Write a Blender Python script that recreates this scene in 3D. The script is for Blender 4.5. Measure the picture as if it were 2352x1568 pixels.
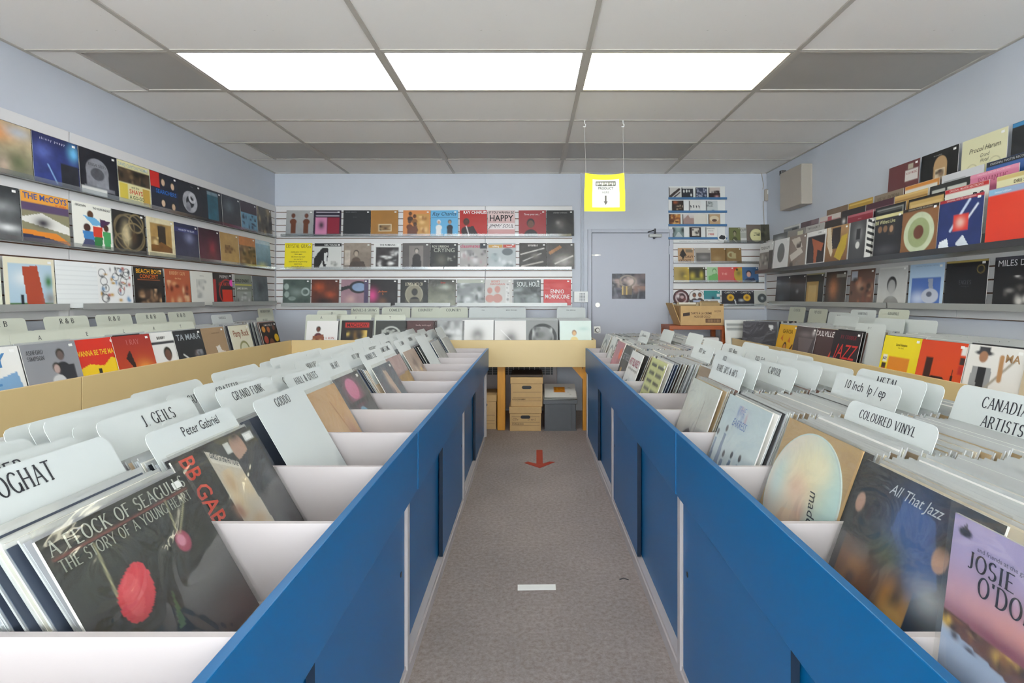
import bpy, math, random
import numpy as np
from mathutils import Matrix, Vector

for o in list(bpy.data.objects):
    bpy.data.objects.remove(o)
S = bpy.context.scene
COL = S.collection
R = math.radians
random.seed(7)

# ------------------------------------------------------------------ camera, world, exposure
CAMZ, FPX, VPX, VPY = 1.30, 1217.0, 1220.0, 684.0
cd = bpy.data.cameras.new('camera')
cam = bpy.data.objects.new('camera', cd); COL.objects.link(cam)
cam.location = (0, 0, CAMZ); cam.rotation_euler = (R(90), 0, 0)
cd.sensor_width = 36.0; cd.lens = 36.0 * FPX / 2352.0
cd.shift_x = (1176 - VPX) / 2352.0; cd.shift_y = (VPY - 784) / 2352.0
cd.clip_start = 0.02
S.camera = cam
W = bpy.data.worlds.new('sky'); S.world = W; W.use_nodes = True
bg = W.node_tree.nodes['Background']
bg.inputs[0].default_value = (0.92, 0.96, 1.0, 1); bg.inputs[1].default_value = 11.0
S.view_settings.view_transform = 'Standard'; S.view_settings.look = 'None'
S.view_settings.exposure = 0.5; S.view_settings.gamma = 1.0
S.view_settings.use_curve_mapping = False
S.cycles.use_denoising = True
S.cycles.max_bounces = 8; S.cycles.diffuse_bounces = 5; S.cycles.transparent_max_bounces = 12
S.cycles.sample_clamp_indirect = 8
LIGHT_W = 5.0           # radiance of the lit ceiling diffusers

# ------------------------------------------------------------------ helpers
def srgb(c):
    c = c.lstrip('#')
    if len(c) == 3: c = ''.join(x * 2 for x in c)
    v = np.array([int(c[i:i + 2], 16) / 255 for i in (0, 2, 4)])
    return np.where(v <= 0.04045, v / 12.92, ((v + 0.055) / 1.055) ** 2.4)
def col4(c): return tuple(srgb(c)) + (1.0,)

MATS = {}
def mat(name, color, rough=0.5, var=0.06, scale=12, bump=0.0, bscale=60, metal=0.0, coat=0.0, emit=0.0, color2=None, stretch=None, spec=0.5):
    if name in MATS: return MATS[name]
    m = bpy.data.materials.new(name); m.use_nodes = True
    nt = m.node_tree; p = nt.nodes['Principled BSDF']; L = nt.links.new
    p.inputs['Roughness'].default_value = rough; p.inputs['Metallic'].default_value = metal
    p.inputs['Coat Weight'].default_value = coat; p.inputs['Coat Roughness'].default_value = 0.12
    p.inputs['Specular IOR Level'].default_value = spec
    tc = nt.nodes.new('ShaderNodeTexCoord'); mp = nt.nodes.new('ShaderNodeMapping')
    L(tc.outputs['Object'], mp.inputs[0])
    if stretch: mp.inputs['Scale'].default_value = stretch
    nz = nt.nodes.new('ShaderNodeTexNoise'); nz.inputs['Scale'].default_value = scale; nz.inputs['Detail'].default_value = 5
    L(mp.outputs[0], nz.inputs['Vector'])
    mx = nt.nodes.new('ShaderNodeMix'); mx.data_type = 'RGBA'
    c = srgb(color); c2 = srgb(color2) if color2 else c * (1 - 2 * var)
    mx.inputs[6].default_value = (*(c if color2 else np.minimum(c * (1 + var), 1)), 1)
    mx.inputs[7].default_value = (*c2, 1)
    L(nz.outputs[0], mx.inputs[0]); L(mx.outputs[2], p.inputs['Base Color'])
    if bump:
        n2 = nt.nodes.new('ShaderNodeTexNoise'); n2.inputs['Scale'].default_value = bscale; n2.inputs['Detail'].default_value = 4
        L(mp.outputs[0], n2.inputs['Vector'])
        b = nt.nodes.new('ShaderNodeBump'); b.inputs['Strength'].default_value = bump; b.inputs['Distance'].default_value = 0.004
        L(n2.outputs[0], b.inputs['Height']); L(b.outputs[0], p.inputs['Normal'])
    if emit:
        p.inputs['Emission Color'].default_value = (*c, 1); p.inputs['Emission Strength'].default_value = emit
    MATS[name] = m
    return m

def attr_mat(name, rough, coat=0.0, wrinkle=0.0, wscale=9):
    m = bpy.data.materials.new(name); m.use_nodes = True
    nt = m.node_tree; p = nt.nodes['Principled BSDF']; L = nt.links.new
    a = nt.nodes.new('ShaderNodeAttribute'); a.attribute_name = 'Col'
    L(a.outputs['Color'], p.inputs['Base Color'])
    p.inputs['Roughness'].default_value = rough; p.inputs['Coat Weight'].default_value = coat; p.inputs['Coat Roughness'].default_value = 0.10
    if wrinkle:
        tc = nt.nodes.new('ShaderNodeTexCoord'); oi = nt.nodes.new('ShaderNodeObjectInfo')
        ad = nt.nodes.new('ShaderNodeVectorMath'); ad.operation = 'ADD'
        sc = nt.nodes.new('ShaderNodeVectorMath'); sc.operation = 'SCALE'
        cx = nt.nodes.new('ShaderNodeCombineXYZ'); L(oi.outputs['Random'], cx.inputs[0]); L(oi.outputs['Random'], cx.inputs[2])
        L(cx.outputs[0], sc.inputs[0]); sc.inputs['Scale'].default_value = 40
        L(tc.outputs['Object'], ad.inputs[0]); L(sc.outputs[0], ad.inputs[1])
        nz = nt.nodes.new('ShaderNodeTexNoise'); nz.inputs['Scale'].default_value = wscale; nz.inputs['Detail'].default_value = 2
        nz.inputs['Distortion'].default_value = 1.2
        L(ad.outputs[0], nz.inputs['Vector'])
        b = nt.nodes.new('ShaderNodeBump'); b.inputs['Strength'].default_value = wrinkle; b.inputs['Distance'].default_value = 0.012
        L(nz.outputs[0], b.inputs['Height']); L(b.outputs[0], p.inputs['Coat Normal'])
    MATS[name] = m
    return m
attr_mat('printed_cover', 0.45, 0.22, 0.6)
attr_mat('printed_paper', 0.6)
attr_mat('printed_letters', 0.55)

def film_mat():
    m = bpy.data.materials.new('clear_film'); m.use_nodes = True
    nt = m.node_tree; nt.nodes.remove(nt.nodes['Principled BSDF']); L = nt.links.new
    out = nt.nodes['Material Output']
    t = nt.nodes.new('ShaderNodeBsdfTransparent'); t.inputs[0].default_value = (0.97, 0.97, 0.96, 1)
    g = nt.nodes.new('ShaderNodeBsdfGlossy'); g.inputs['Roughness'].default_value = 0.12
    d = nt.nodes.new('ShaderNodeBsdfDiffuse'); d.inputs[0].default_value = (0.8, 0.82, 0.82, 1)
    m1 = nt.nodes.new('ShaderNodeMixShader'); m1.inputs[0].default_value = 0.2
    m2 = nt.nodes.new('ShaderNodeMixShader'); m2.inputs[0].default_value = 0.075
    tc = nt.nodes.new('ShaderNodeTexCoord')
    nz = nt.nodes.new('ShaderNodeTexNoise'); nz.inputs['Scale'].default_value = 7; nz.inputs['Distortion'].default_value = 1.5
    L(tc.outputs['Object'], nz.inputs['Vector'])
    b = nt.nodes.new('ShaderNodeBump'); b.inputs['Strength'].default_value = 0.7; b.inputs['Distance'].default_value = 0.02
    L(nz.outputs[0], b.inputs['Height']); L(b.outputs[0], g.inputs['Normal'])
    L(g.outputs[0], m1.inputs[1]); L(d.outputs[0], m1.inputs[2])
    L(t.outputs[0], m2.inputs[1]); L(m1.outputs[0], m2.inputs[2]); L(m2.outputs[0], out.inputs[0])
    MATS['clear_film'] = m
film_mat()
def glass_mat(name, tint, gl, rough=0.04):
    m = bpy.data.materials.new(name); m.use_nodes = True
    nt = m.node_tree; nt.nodes.remove(nt.nodes['Principled BSDF']); L = nt.links.new
    t = nt.nodes.new('ShaderNodeBsdfTransparent'); t.inputs[0].default_value = (*tint, 1)
    g = nt.nodes.new('ShaderNodeBsdfGlossy'); g.inputs['Roughness'].default_value = rough
    m2 = nt.nodes.new('ShaderNodeMixShader'); m2.inputs[0].default_value = gl
    L(t.outputs[0], m2.inputs[1]); L(g.outputs[0], m2.inputs[2]); L(m2.outputs[0], nt.nodes['Material Output'].inputs[0])
    MATS[name] = m
glass_mat('window_glass', (0.95, 0.97, 0.97), 0.06)
glass_mat('clear_acrylic', (0.90, 0.92, 0.92), 0.22, 0.15)

class MB:
    def __init__(s): s.v = []; s.f = []; s.mi = []; s.c = []
    def box(s, x0, y0, z0, x1, y1, z1, mi=0, c=None, M=None):
        b = len(s.v)
        pts = [(x, y, z) for z in (z0, z1) for y in (y0, y1) for x in (x0, x1)]
        if M is not None: pts = [tuple(M @ Vector(p)) for p in pts]
        s.v += pts
        s.f += [(b, b + 2, b + 3, b + 1), (b + 4, b + 5, b + 7, b + 6), (b, b + 1, b + 5, b + 4), (b + 2, b + 6, b + 7, b + 3), (b, b + 4, b + 6, b + 2), (b + 1, b + 3, b + 7, b + 5)]
        s.mi += [mi] * 6; s.c += [c] * 8
        return s
    def poly(s, pts, mi=0, c=None):
        b = len(s.v); s.v += list(pts); s.f.append(tuple(range(b, b + len(pts)))); s.mi.append(mi); s.c += [c] * len(pts); return s
    def prism(s, pts, axis, a0, a1, mi=0, c=None):
        """2D outline pushed along an axis; pts are (u,v) = the other two axes in order"""
        def P(u, v, w): return {'x': (w, u, v), 'y': (u, w, v), 'z': (u, v, w)}[axis]
        n = len(pts); b = len(s.v)
        s.v += [P(u, v, a0) for u, v in pts] + [P(u, v, a1) for u, v in pts]
        s.f += [tuple(range(b, b + n))[::-1], tuple(range(b + n, b + 2 * n))]
        s.f += [(b + i, b + (i + 1) % n, b + n + (i + 1) % n, b + n + i) for i in range(n)]
        s.mi += [mi] * (n + 2); s.c += [c] * (2 * n)
        return s
    def tube(s, p0, p1, r, n=12, mi=0, c=None, r1=None):
        p0 = Vector(p0); p1 = Vector(p1); d = (p1 - p0).normalized()
        a = d.orthogonal().normalized(); e = d.cross(a); b = len(s.v); r1 = r if r1 is None else r1
        for p, q in ((p0, r), (p1, r1)):
            for i in range(n):
                t = 2 * math.pi * i / n
                s.v.append(tuple(p + a * (math.cos(t) * q) + e * (math.sin(t) * q)))
        s.f += [(b + i, b + (i + 1) % n, b + n + (i + 1) % n, b + n + i) for i in range(n)]
        s.f += [tuple(range(b, b + n))[::-1], tuple(range(b + n, b + 2 * n))]
        s.mi += [mi] * (n + 2); s.c += [c] * (2 * n)
        return s
    def mesh(s, name, mats):
        me = bpy.data.meshes.new(name); me.from_pydata(s.v, [], s.f)
        if not isinstance(mats, (list, tuple)): mats = [mats]
        for m in mats: me.materials.append(MATS[m] if isinstance(m, str) else m)
        if len(mats) > 1: me.polygons.foreach_set('material_index', s.mi)
        if any(c is not None for c in s.c):
            a = me.color_attributes.new('Col', 'FLOAT_COLOR', 'POINT')
            a.data.foreach_set('color', np.array([(*(c if c is not None else (.8, .8, .8)), 1) for c in s.c], dtype=np.float32).ravel())
        me.update()
        return me

def link(name, me, parent=None, M=None):
    o = bpy.data.objects.new(name, me); COL.objects.link(o)
    if parent is not None: o.parent = parent
    if M is not None: o.matrix_basis = M
    return o
def tag(o, label=None, cat=None, group=None, kind=None):
    if label: o['label'] = label
    if cat: o['category'] = cat
    if group: o['group'] = group
    if kind: o['kind'] = kind
    return o
def empty(name, loc, label, cat, rz=0, group=None):
    e = bpy.data.objects.new(name, None); COL.objects.link(e); e.location = loc; e.rotation_euler = (0, 0, rz)
    e.empty_display_size = 0.1
    return tag(e, label, cat, group)
def part(name, mb, m, parent, M=None): return link(name, mb.mesh(name, m), parent, M)
def bevel(o, w=0.003, seg=2):
    b = o.modifiers.new('bevel', 'BEVEL'); b.width = w; b.segments = seg; b.limit_method = 'ANGLE'; return o
def px(x, y, Y): return ((x - VPX) / FPX * Y, Y, CAMZ + (VPY - y) / FPX * Y)

# ---- lettering: a drawn serif alphabet, and the built-in sans
def arc(cx, cy, rx, ry, a0, a1, n=10):
    return [(cx + rx * math.cos(R(a0 + (a1 - a0) * i / n)), cy + ry * math.sin(R(a0 + (a1 - a0) * i / n))) for i in range(n + 1)]
V0 = [(.1, 0), (.1, 1)]
SER = {
 'A': (.74, [[(.04, 0), (.37, 1)], [(.37, 1), (.70, 0)], [(.16, .35), (.58, .35)]]),
 'B': (.66, [V0, [(.1, 1), (.3, 1)] + arc(.33, .76, .22, .24, 90, -90) + [(.1, .52)], [(.1, .52), (.3, .52)] + arc(.34, .26, .25, .26, 90, -90) + [(.1, 0)]]),
 'C': (.70, [arc(.39, .5, .33, .5, 42, 318, 18)]),
 'D': (.74, [V0, [(.1, 1), (.28, 1)] + arc(.30, .5, .37, .5, 90, -90, 14) + [(.1, 0)]]),
 'E': (.62, [V0, [(.1, 1), (.54, 1)], [(.1, .52), (.44, .52)], [(.1, 0), (.57, 0)]]),
 'F': (.58, [V0, [(.1, 1), (.54, 1)], [(.1, .52), (.44, .52)]]),
 'G': (.74, [arc(.39, .5, .33, .5, 42, 340, 18), [(.66, .0), (.66, .42)]]),
 'H': (.76, [V0, [(.64, 0), (.64, 1)], [(.1, .52), (.64, .52)]]),
 'I': (.32, [[(.16, 0), (.16, 1)]]),
 'J': (.42, [[(.28, 1), (.28, .15)] + arc(.14, .15, .14, .17, 0, -130, 6)]),
 'K': (.74, [V0, [(.12, .4), (.58, 1)], [(.26, .56), (.66, 0)]]),
 'L': (.60, [V0, [(.1, 0), (.56, 0)]]),
 'M': (.92, [V0, [(.1, 1), (.45, .05)], [(.45, .05), (.80, 1)], [(.80, 1), (.80, 0)]]),
 'N': (.78, [V0, [(.1, 1), (.66, 0)], [(.66, 0), (.66, 1)]]),
 'O': (.76, [arc(.38, .5, .33, .5, 0, 360, 24)]),
 'P': (.60, [V0, [(.1, 1), (.3, 1)] + arc(.32, .73, .24, .27, 90, -90) + [(.1, .46)]]),
 'R': (.70, [V0, [(.1, 1), (.3, 1)] + arc(.32, .74, .23, .26, 90, -90) + [(.1, .48)], [(.30, .48), (.64, 0)]]),
 'S': (.58, [arc(.29, .75, .21, .25, 30, 270, 12) + arc(.29, .25, .23, .25, 90, -150, 12)]),
 'T': (.66, [[(.33, 0), (.33, 1)], [(.03, 1), (.63, 1)]]),
 'U': (.74, [[(.1, 1), (.1, .3)] + arc(.37, .3, .27, .3, 180, 360, 12) + [(.64, 1)]]),
 'V': (.74, [[(.04, 1), (.37, 0)], [(.37, 0), (.70, 1)]]),
 'W': (.98, [[(.04, 1), (.27, 0)], [(.27, 0), (.49, .9)], [(.49, .9), (.71, 0)], [(.71, 0), (.94, 1)]]),
 'X': (.74, [[(.06, 1), (.66, 0)], [(.06, 0), (.66, 1)]]),
 'Y': (.74, [[(.04, 1), (.37, .48)], [(.37, .48), (.70, 1)], [(.37, .5), (.37, 0)]]),
 '&': (.78, [arc(.34, .76, .16, .24, -60, 240, 12) + [(.66, 0)], arc(.30, .26, .24, .26, 110, 340, 10) + [(.68, .5)]]),
 '.': (.26, [[(.1, .02), (.16, .02)]]), ' ': (.34, []), "'": (.2, [[(.1, .8), (.1, 1)]]),
 '5': (.52, [[(.46, 1), (.14, 1), (.12, .58)], arc(.24, .30, .22, .30, 120, -140, 10)]),
 '0': (.54, [arc(.27, .5, .21, .5, 0, 360, 20)]), '6': (.54, [arc(.27, .3, .21, .3, 0, 360, 16), arc(.5, .3, .44, .7, 110, 180, 8)]),
 '1': (.4, [[(.2, 0), (.2, 1)], [(.06, .85), (.2, 1)]]),
}
def serif_geo(text, bold=1.0):
    vs, fs, x = [], [], 0.0
    def quad(a, b, c, d):
        n = len(vs); vs.extend([a, b, c, d]); fs.append((n, n + 1, n + 2, n + 3))
    for ch in text:
        wd, strokes = SER.get(ch, SER[' '])
        for st in strokes:
            arcish = len(st) > 3
            for i in range(len(st) - 1):
                (ax, ay), (bx, by) = st[i], st[i + 1]
                dx, dy = bx - ax, by - ay; ln = math.hypot(dx, dy) or 1e-6
                vert = abs(dy) / ln
                if vert > .3 and dx * dy > 0 and not arcish: vert *= .35
                t = (.070 + .085 * vert ** 2) * bold * .5
                nx, ny = -dy / ln * t, dx / ln * t
                ex, ey = (dx / ln * .012, dy / ln * .012)
                quad((x + ax + nx - ex, ay + ny - ey), (x + ax - nx - ex, ay - ny - ey), (x + bx - nx + ex, by - ny + ey), (x + bx + nx + ex, by + ny + ey))
            for (px_, py_), (qx, qy) in ((st[0], st[1]), (st[-1], st[-2])):
                ln = math.hypot(px_ - qx, py_ - qy) or 1e-6
                if abs(py_ - qy) / ln > .75 and not (arcish and ch not in 'JU') and py_ in (0, 1):
                    y0 = py_ if py_ == 0 else py_ - .04
                    quad((x + px_ - .12, y0), (x + px_ + .12, y0), (x + px_ + .12, y0 + .04), (x + px_ - .12, y0 + .04))
        x += wd + .13
    return vs, fs, x
_sans = {}
def sans_geo(text, bold=0.0, shear=0.0):
    key = (text, bold, shear)
    if key in _sans: return _sans[key]
    cu = bpy.data.curves.new('lettering', 'FONT'); cu.body = text; cu.size = 1.4; cu.resolution_u = 2; cu.offset = bold; cu.shear = shear
    ob = bpy.data.objects.new('lettering', cu)
    me = ob.to_mesh()
    vs = [(v.co.x, v.co.y) for v in me.vertices]; fs = [tuple(p.vertices) for p in me.polygons]
    ob.to_mesh_clear(); bpy.data.objects.remove(ob); bpy.data.curves.remove(cu)
    w = max((v[0] for v in vs), default=0)
    _sans[key] = (vs, fs, w)
    return _sans[key]
def letters(mb, text, cx, cz, h, color, y=0.0, font='s', sx=1.0, rot=0.0, fit=None, bold=0.0):
    """text centred at (cx,cz) on a plane facing -y; h = cap height in metres"""
    vs, fs, w = serif_geo(text, 1 + bold * 8) if font == 'S' else sans_geo(text, bold, .35 if font == 'i' else 0.0)
    if not vs: return
    if fit and w * h * sx > fit: sx = fit / (w * h)
    c, s = math.cos(R(rot)), math.sin(R(rot)); b = len(mb.v); cc = srgb(color)
    for (u, v) in vs:
        a, d = (u - w / 2) * h * sx, (v - .5) * h
        mb.v.append((cx + a * c - d * s, y, cz + a * s + d * c)); mb.c.append(cc)
    mb.f += [tuple(b + i for i in f) for f in fs]; mb.mi += [0] * len(fs)

# ---- painted print: colours on a fine grid of vertices
_rng = np.random.default_rng(11)
def vnoise(n, scale, octaves=3):
    out = np.zeros((n, n)); amp = 1.0; tot = 0
    for k in range(octaves):
        m = max(2, int(scale * 2 ** k)) + 1
        g = _rng.random((m, m)); t = np.linspace(0, m - 1.001, n); i = t.astype(int); f = t - i; f = f * f * (3 - 2 * f)
        rows = g[i][:, :] * (1 - f)[:, None] + g[np.minimum(i + 1, m - 1)] * f[:, None]
        out += amp * (rows[:, i] * (1 - f) + rows[:, np.minimum(i + 1, m - 1)] * f); tot += amp; amp *= .55
    return out / tot
def paint(spec, N):
    n = N + 1; t = np.linspace(0, 100, n); U, Vv = np.meshgrid(t, t); img = np.full((n, n, 3), .5)
    def put(mask, c): img[:] = img * (1 - mask[..., None]) + srgb(c) * mask[..., None]
    e = 100.0 / N
    def sm(d): return np.clip(.5 - d / e, 0, 1)
    for op in spec.split(';'):
        a = op.split()
        if not a or a[0] in 'tk': continue
        k = a[0]; F = lambda i: float(a[i])
        if k == 'b': img[:] = srgb(a[1])
        elif k == 'g': w = (Vv / 100)[..., None]; img[:] = srgb(a[1]) * (1 - w) + srgb(a[2]) * w
        elif k == 'h': w = (U / 100)[..., None]; img[:] = srgb(a[1]) * (1 - w) + srgb(a[2]) * w
        elif k == 'r':
            d = np.maximum(np.maximum(F(1) - U, U - F(3)), np.maximum(F(2) - Vv, Vv - F(4)))
            put(sm(d) * (F(6) if len(a) > 6 else 1), a[5])
        elif k == 'e':
            q = np.sqrt(((U - F(1)) / F(3)) ** 2 + ((Vv - F(2)) / F(4)) ** 2); put(sm((q - 1) * min(F(3), F(4))), a[5])
        elif k == 's':
            q = ((U - F(1)) / F(3)) ** 2 + ((Vv - F(2)) / F(4)) ** 2; put(np.exp(-q * 1.6) * (F(6) if len(a) > 6 else 1), a[5])
        elif k == 'a':
            q = np.hypot(U - F(1), Vv - F(2)); put(sm(np.abs(q - F(3)) - F(4) / 2), a[5])
        elif k == 'l':
            ax, ay, bx, by = F(1), F(2), F(3), F(4); dx, dy = bx - ax, by - ay
            s = np.clip(((U - ax) * dx + (Vv - ay) * dy) / (dx * dx + dy * dy + 1e-9), 0, 1)
            put(sm(np.hypot(U - ax - s * dx, Vv - ay - s * dy) - F(5) / 2), a[6])
        elif k == 'q':
            P = [float(v) for v in a[1:-1]]; P = list(zip(P[::2], P[1::2])); ins = np.zeros((n, n), bool)
            for i in range(len(P)):
                (x0, y0), (x1, y1) = P[i], P[i - 1]
                cr = ((y0 > Vv) != (y1 > Vv)) & (U < (x1 - x0) * (Vv - y0) / (y1 - y0 + 1e-9) + x0); ins ^= cr
            put(ins.astype(float), a[-1])
        elif k == 'n': img *= (1 + F(1) * 2 * (vnoise(n, F(2)) - .5))[..., None]
        elif k == 'm': put(np.clip((vnoise(n, F(3)) - (1 - F(2))) * 9, 0, 1), a[1])
        elif k == 'f':   # a plain figure: head, shoulders
            cx, cy, s = F(1), F(2), F(3)
            put(sm((np.sqrt(((U - cx) / (s * .95)) ** 2 + ((Vv - cy - s * 1.75) / (s * .9)) ** 2) - 1) * s), a[5])
            put(sm((np.sqrt(((U - cx) / (s * .56)) ** 2 + ((Vv - cy + s * .1) / (s * .68)) ** 2) - 1) * s * .5), a[6] if len(a) > 6 else '221')
            put(sm((np.sqrt(((U - cx) / (s * .42)) ** 2 + ((Vv - cy - s * .08) / (s * .58)) ** 2) - 1) * s * .4), a[4])
        elif k == 'v':
            x0, y0, x1, y1, cnt, sz = (F(i) for i in range(1, 7))
            for j in range(int(cnt)):
                cx = x0 + (x1 - x0) * _rng.random(); cy = y0 + (y1 - y0) * _rng.random(); rx = sz * (.4 + _rng.random()); ry = sz * (.4 + _rng.random())
                q = ((U - cx) / rx) ** 2 + ((Vv - cy) / ry) ** 2
                put(np.clip(1.25 * np.exp(-q * 1.1), 0, 1) * .9 * ((U >= x0) & (U <= x1) & (Vv >= y0) & (Vv <= y1)), a[7 + j % (len(a) - 7)])
    return np.clip(img, 0, 1)

def cover_mesh(name, spec, w, h, t, N=48, edge='d8d6d0', m='printed_cover', shape=None, slab=False):
    n = N + 1; img = paint(spec, N)
    u = np.linspace(-w / 2, w / 2, n); z = np.linspace(h, 0, n)
    X, Z = np.meshgrid(u, z)
    P = np.stack([X, np.full_like(X, -t), Z], -1).reshape(-1, 3)
    C = img.reshape(-1, 3)
    idx = np.arange(n * n).reshape(n, n)
    Q = np.stack([idx[:-1, :-1], idx[1:, :-1], idx[1:, 1:], idx[:-1, 1:]], -1).reshape(-1, 4)
    b = n * n
    ring = [(-w / 2, -t, 0), (w / 2, -t, 0), (w / 2, -t, h), (-w / 2, -t, h), (-w / 2, 0, 0), (w / 2, 0, 0), (w / 2, 0, h), (-w / 2, 0, h)]
    P = np.concatenate([P, np.array(ring)]); C = np.concatenate([C, np.tile(srgb(edge), (8, 1))])
    sd = np.array([(b, b + 4, b + 5, b + 1), (b + 1, b + 5, b + 6, b + 2), (b + 2, b + 6, b + 7, b + 3), (b + 3, b + 7, b + 4, b), (b + 4, b + 7, b + 6, b + 5)])
    Q = np.concatenate([Q, sd])
    me = bpy.data.meshes.new(name)
    me.vertices.add(len(P)); me.vertices.foreach_set('co', P.astype(np.float32).ravel())
    me.loops.add(Q.size); me.loops.foreach_set('vertex_index', Q.ravel().astype(np.int32))
    me.polygons.add(len(Q)); me.polygons.foreach_set('loop_start', np.arange(0, Q.size, 4, dtype=np.int32))
    me.update(calc_edges=True)
    a = me.color_attributes.new('Col', 'FLOAT_COLOR', 'POINT')
    a.data.foreach_set('color', np.concatenate([C, np.ones((len(C), 1))], 1).astype(np.float32).ravel())
    me.materials.append(MATS[m])
    return me
def lettering_of(spec, w, h, t, parent):
    mb = MB()
    for op in spec.split(';'):
        op = op.strip()
        if op.startswith('t '):
            # t cx cy capheight colour font[rot] maxwidth TEXT
            a = op.split(None, 7)
            fnt = a[5][0]; rot = float(a[5][1:] or 0); bold = .02 if fnt == 'B' else 0
            letters(mb, a[7], (float(a[1]) - 50) / 100 * w, h - float(a[2]) / 100 * h, float(a[3]) / 100 * h, a[4], -t - .0011, 's' if fnt == 'B' else fnt, 1.0, rot, float(a[6]) / 100 * w, bold)
    if mb.v: part('lettering', mb, 'printed_letters', parent)
_stk = None
def sticker(parent, w, h, t, x=.90, y=.93):
    global _stk
    if _stk is None:
        _stk = MB().box(-.011, -.0008, -.007, .011, 0, .007).mesh('price_sticker', mat('sticker_white', 'f2f2ee', .5, .02))
    s = min(1.0, w / .3)
    link('price_sticker', _stk, parent, Matrix.Translation(((x - .5) * w, -t - .0002, y * h)) @ Matrix.Scale(s, 4))
def pose(loc, az, lean, tilt=0.0):
    return Matrix.Translation(loc) @ Matrix.Rotation(R(az), 4, 'Z') @ Matrix.Rotation(-R(lean), 4, 'X') @ Matrix.Rotation(R(tilt), 4, 'Y')
def sleeve(label, spec, loc, az, lean, w=.313, h=.297, t=.004, N=44, group=None, cat='record', name='record_sleeve', tilt=0.0, stick=True, film=False, edge='d8d6d0', m='printed_cover'):
    o = link(name, cover_mesh(name, spec, w, h, t, N, edge, m), None, pose(loc, az, lean, tilt))
    tag(o, label, cat, group)
    lettering_of(spec, w, h, t, o)
    if stick: sticker(o, w, h, t)
    if film:
        part('plastic_sleeve', MB().box(-w / 2 - .005, -t - .0035, -.0, w / 2 + .006, -t - .003, h + .016), 'clear_film', o)
    return o
# ------------------------------------------------------------------ materials
mat('wall_paint', 'c6cad2', .75, .02, 3, .05, 220)
mat('wall_shadow_gap', '3a3a3a', .8)
mat('white_laminate', 'b8b0ae', .42, .015, 4)
mat('white_slat', 'dddbd9', .35, .015, 5)
mat('slat_groove', '6b4a35', .7)
mat('blue_laminate', '005f94', .36, .04, 3, .02, 40)
mat('tan_laminate', 'd8bf8a', .42, .03, 2)
mat('tan_wood', 'c08a48', .5, .12, 9, stretch=(1, 1, 8))
mat('pine', 'd9962f', .45, .16, 6, stretch=(6, 6, .8))
mat('redwood', 'a9572a', .42, .2, 5, stretch=(1, 6, 6))
mat('grey_metal', 'a9aaa6', .35, .03, 8, metal=.25)
mat('dark_metal', '55565a', .35, .05, 8, metal=.6)
mat('chrome', 'a8a49c', .38, .02, 8, metal=1.0)
mat('grid_bar', 'b9b3a9', .5, .04, 4)
mat('white_card', 'c9cecb', .6, .015, 6)
mat('cream_card', 'c6c9b8', .6, .02, 6)
mat('kraft', 'c9a673', .8, .06, 20, .1, 200)
mat('dark_kraft', '4b3f36', .8)
mat('crate_plastic', '5c5e61', .42, .04, 10)
mat('door_paint', 'b9bcc6', .55, .02, 2, .03, 150)
mat('white_plastic', 'e2e2de', .4, .02, 8)
mat('beige_plastic', 'b3a99c', .45, .03, 8)
mat('black_plastic', '1d1d1f', .4)
mat('yellow_card', 'f2da0a', .5, .02, 5)
mat('paper', 'd2d4cf', .6, .02, 5)
mat('ink', '2b2b2e', .6)
mat('red_tape', 'a6392b', .5, .08, 30)
mat('white_tape', 'efeee8', .5, .03, 30)
mat('dead_diffuser', 'b0aca5', .45, .05, 3)
mat('blue_strip', '3f6f9c', .35, .05, 8)

def carpet():
    m = mat('carpet', '8d8180', .95, .05, 500, .5, 900)
    nt = m.node_tree; L = nt.links.new; p = nt.nodes['Principled BSDF']
    tc = [n for n in nt.nodes if n.type == 'TEX_COORD'][0]
    a = nt.nodes.new('ShaderNodeTexNoise'); a.inputs['Scale'].default_value = 55; a.inputs['Detail'].default_value = 8; a.inputs['Roughness'].default_value = .75
    r = nt.nodes.new('ShaderNodeValToRGB'); e = r.color_ramp.elements
    e[0].position = .36; e[0].color = col4('94867f'); e[1].position = .66; e[1].color = col4('b7aaa4')
    k = r.color_ramp.elements.new(.5); k.color = col4('a59892')
    b = nt.nodes.new('ShaderNodeTexNoise'); b.inputs['Scale'].default_value = 2.2; b.inputs['Detail'].default_value = 3
    mx = nt.nodes.new('ShaderNodeMix'); mx.data_type = 'RGBA'; mx.blend_type = 'MULTIPLY'; mx.inputs[0].default_value = .35
    L(tc.outputs['Object'], a.inputs['Vector']); L(tc.outputs['Object'], b.inputs['Vector'])
    L(a.outputs[0], r.inputs[0]); L(r.outputs[0], mx.inputs[6]); L(b.outputs[0], mx.inputs[7]); L(mx.outputs[2], p.inputs['Base Color'])
carpet()
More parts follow.
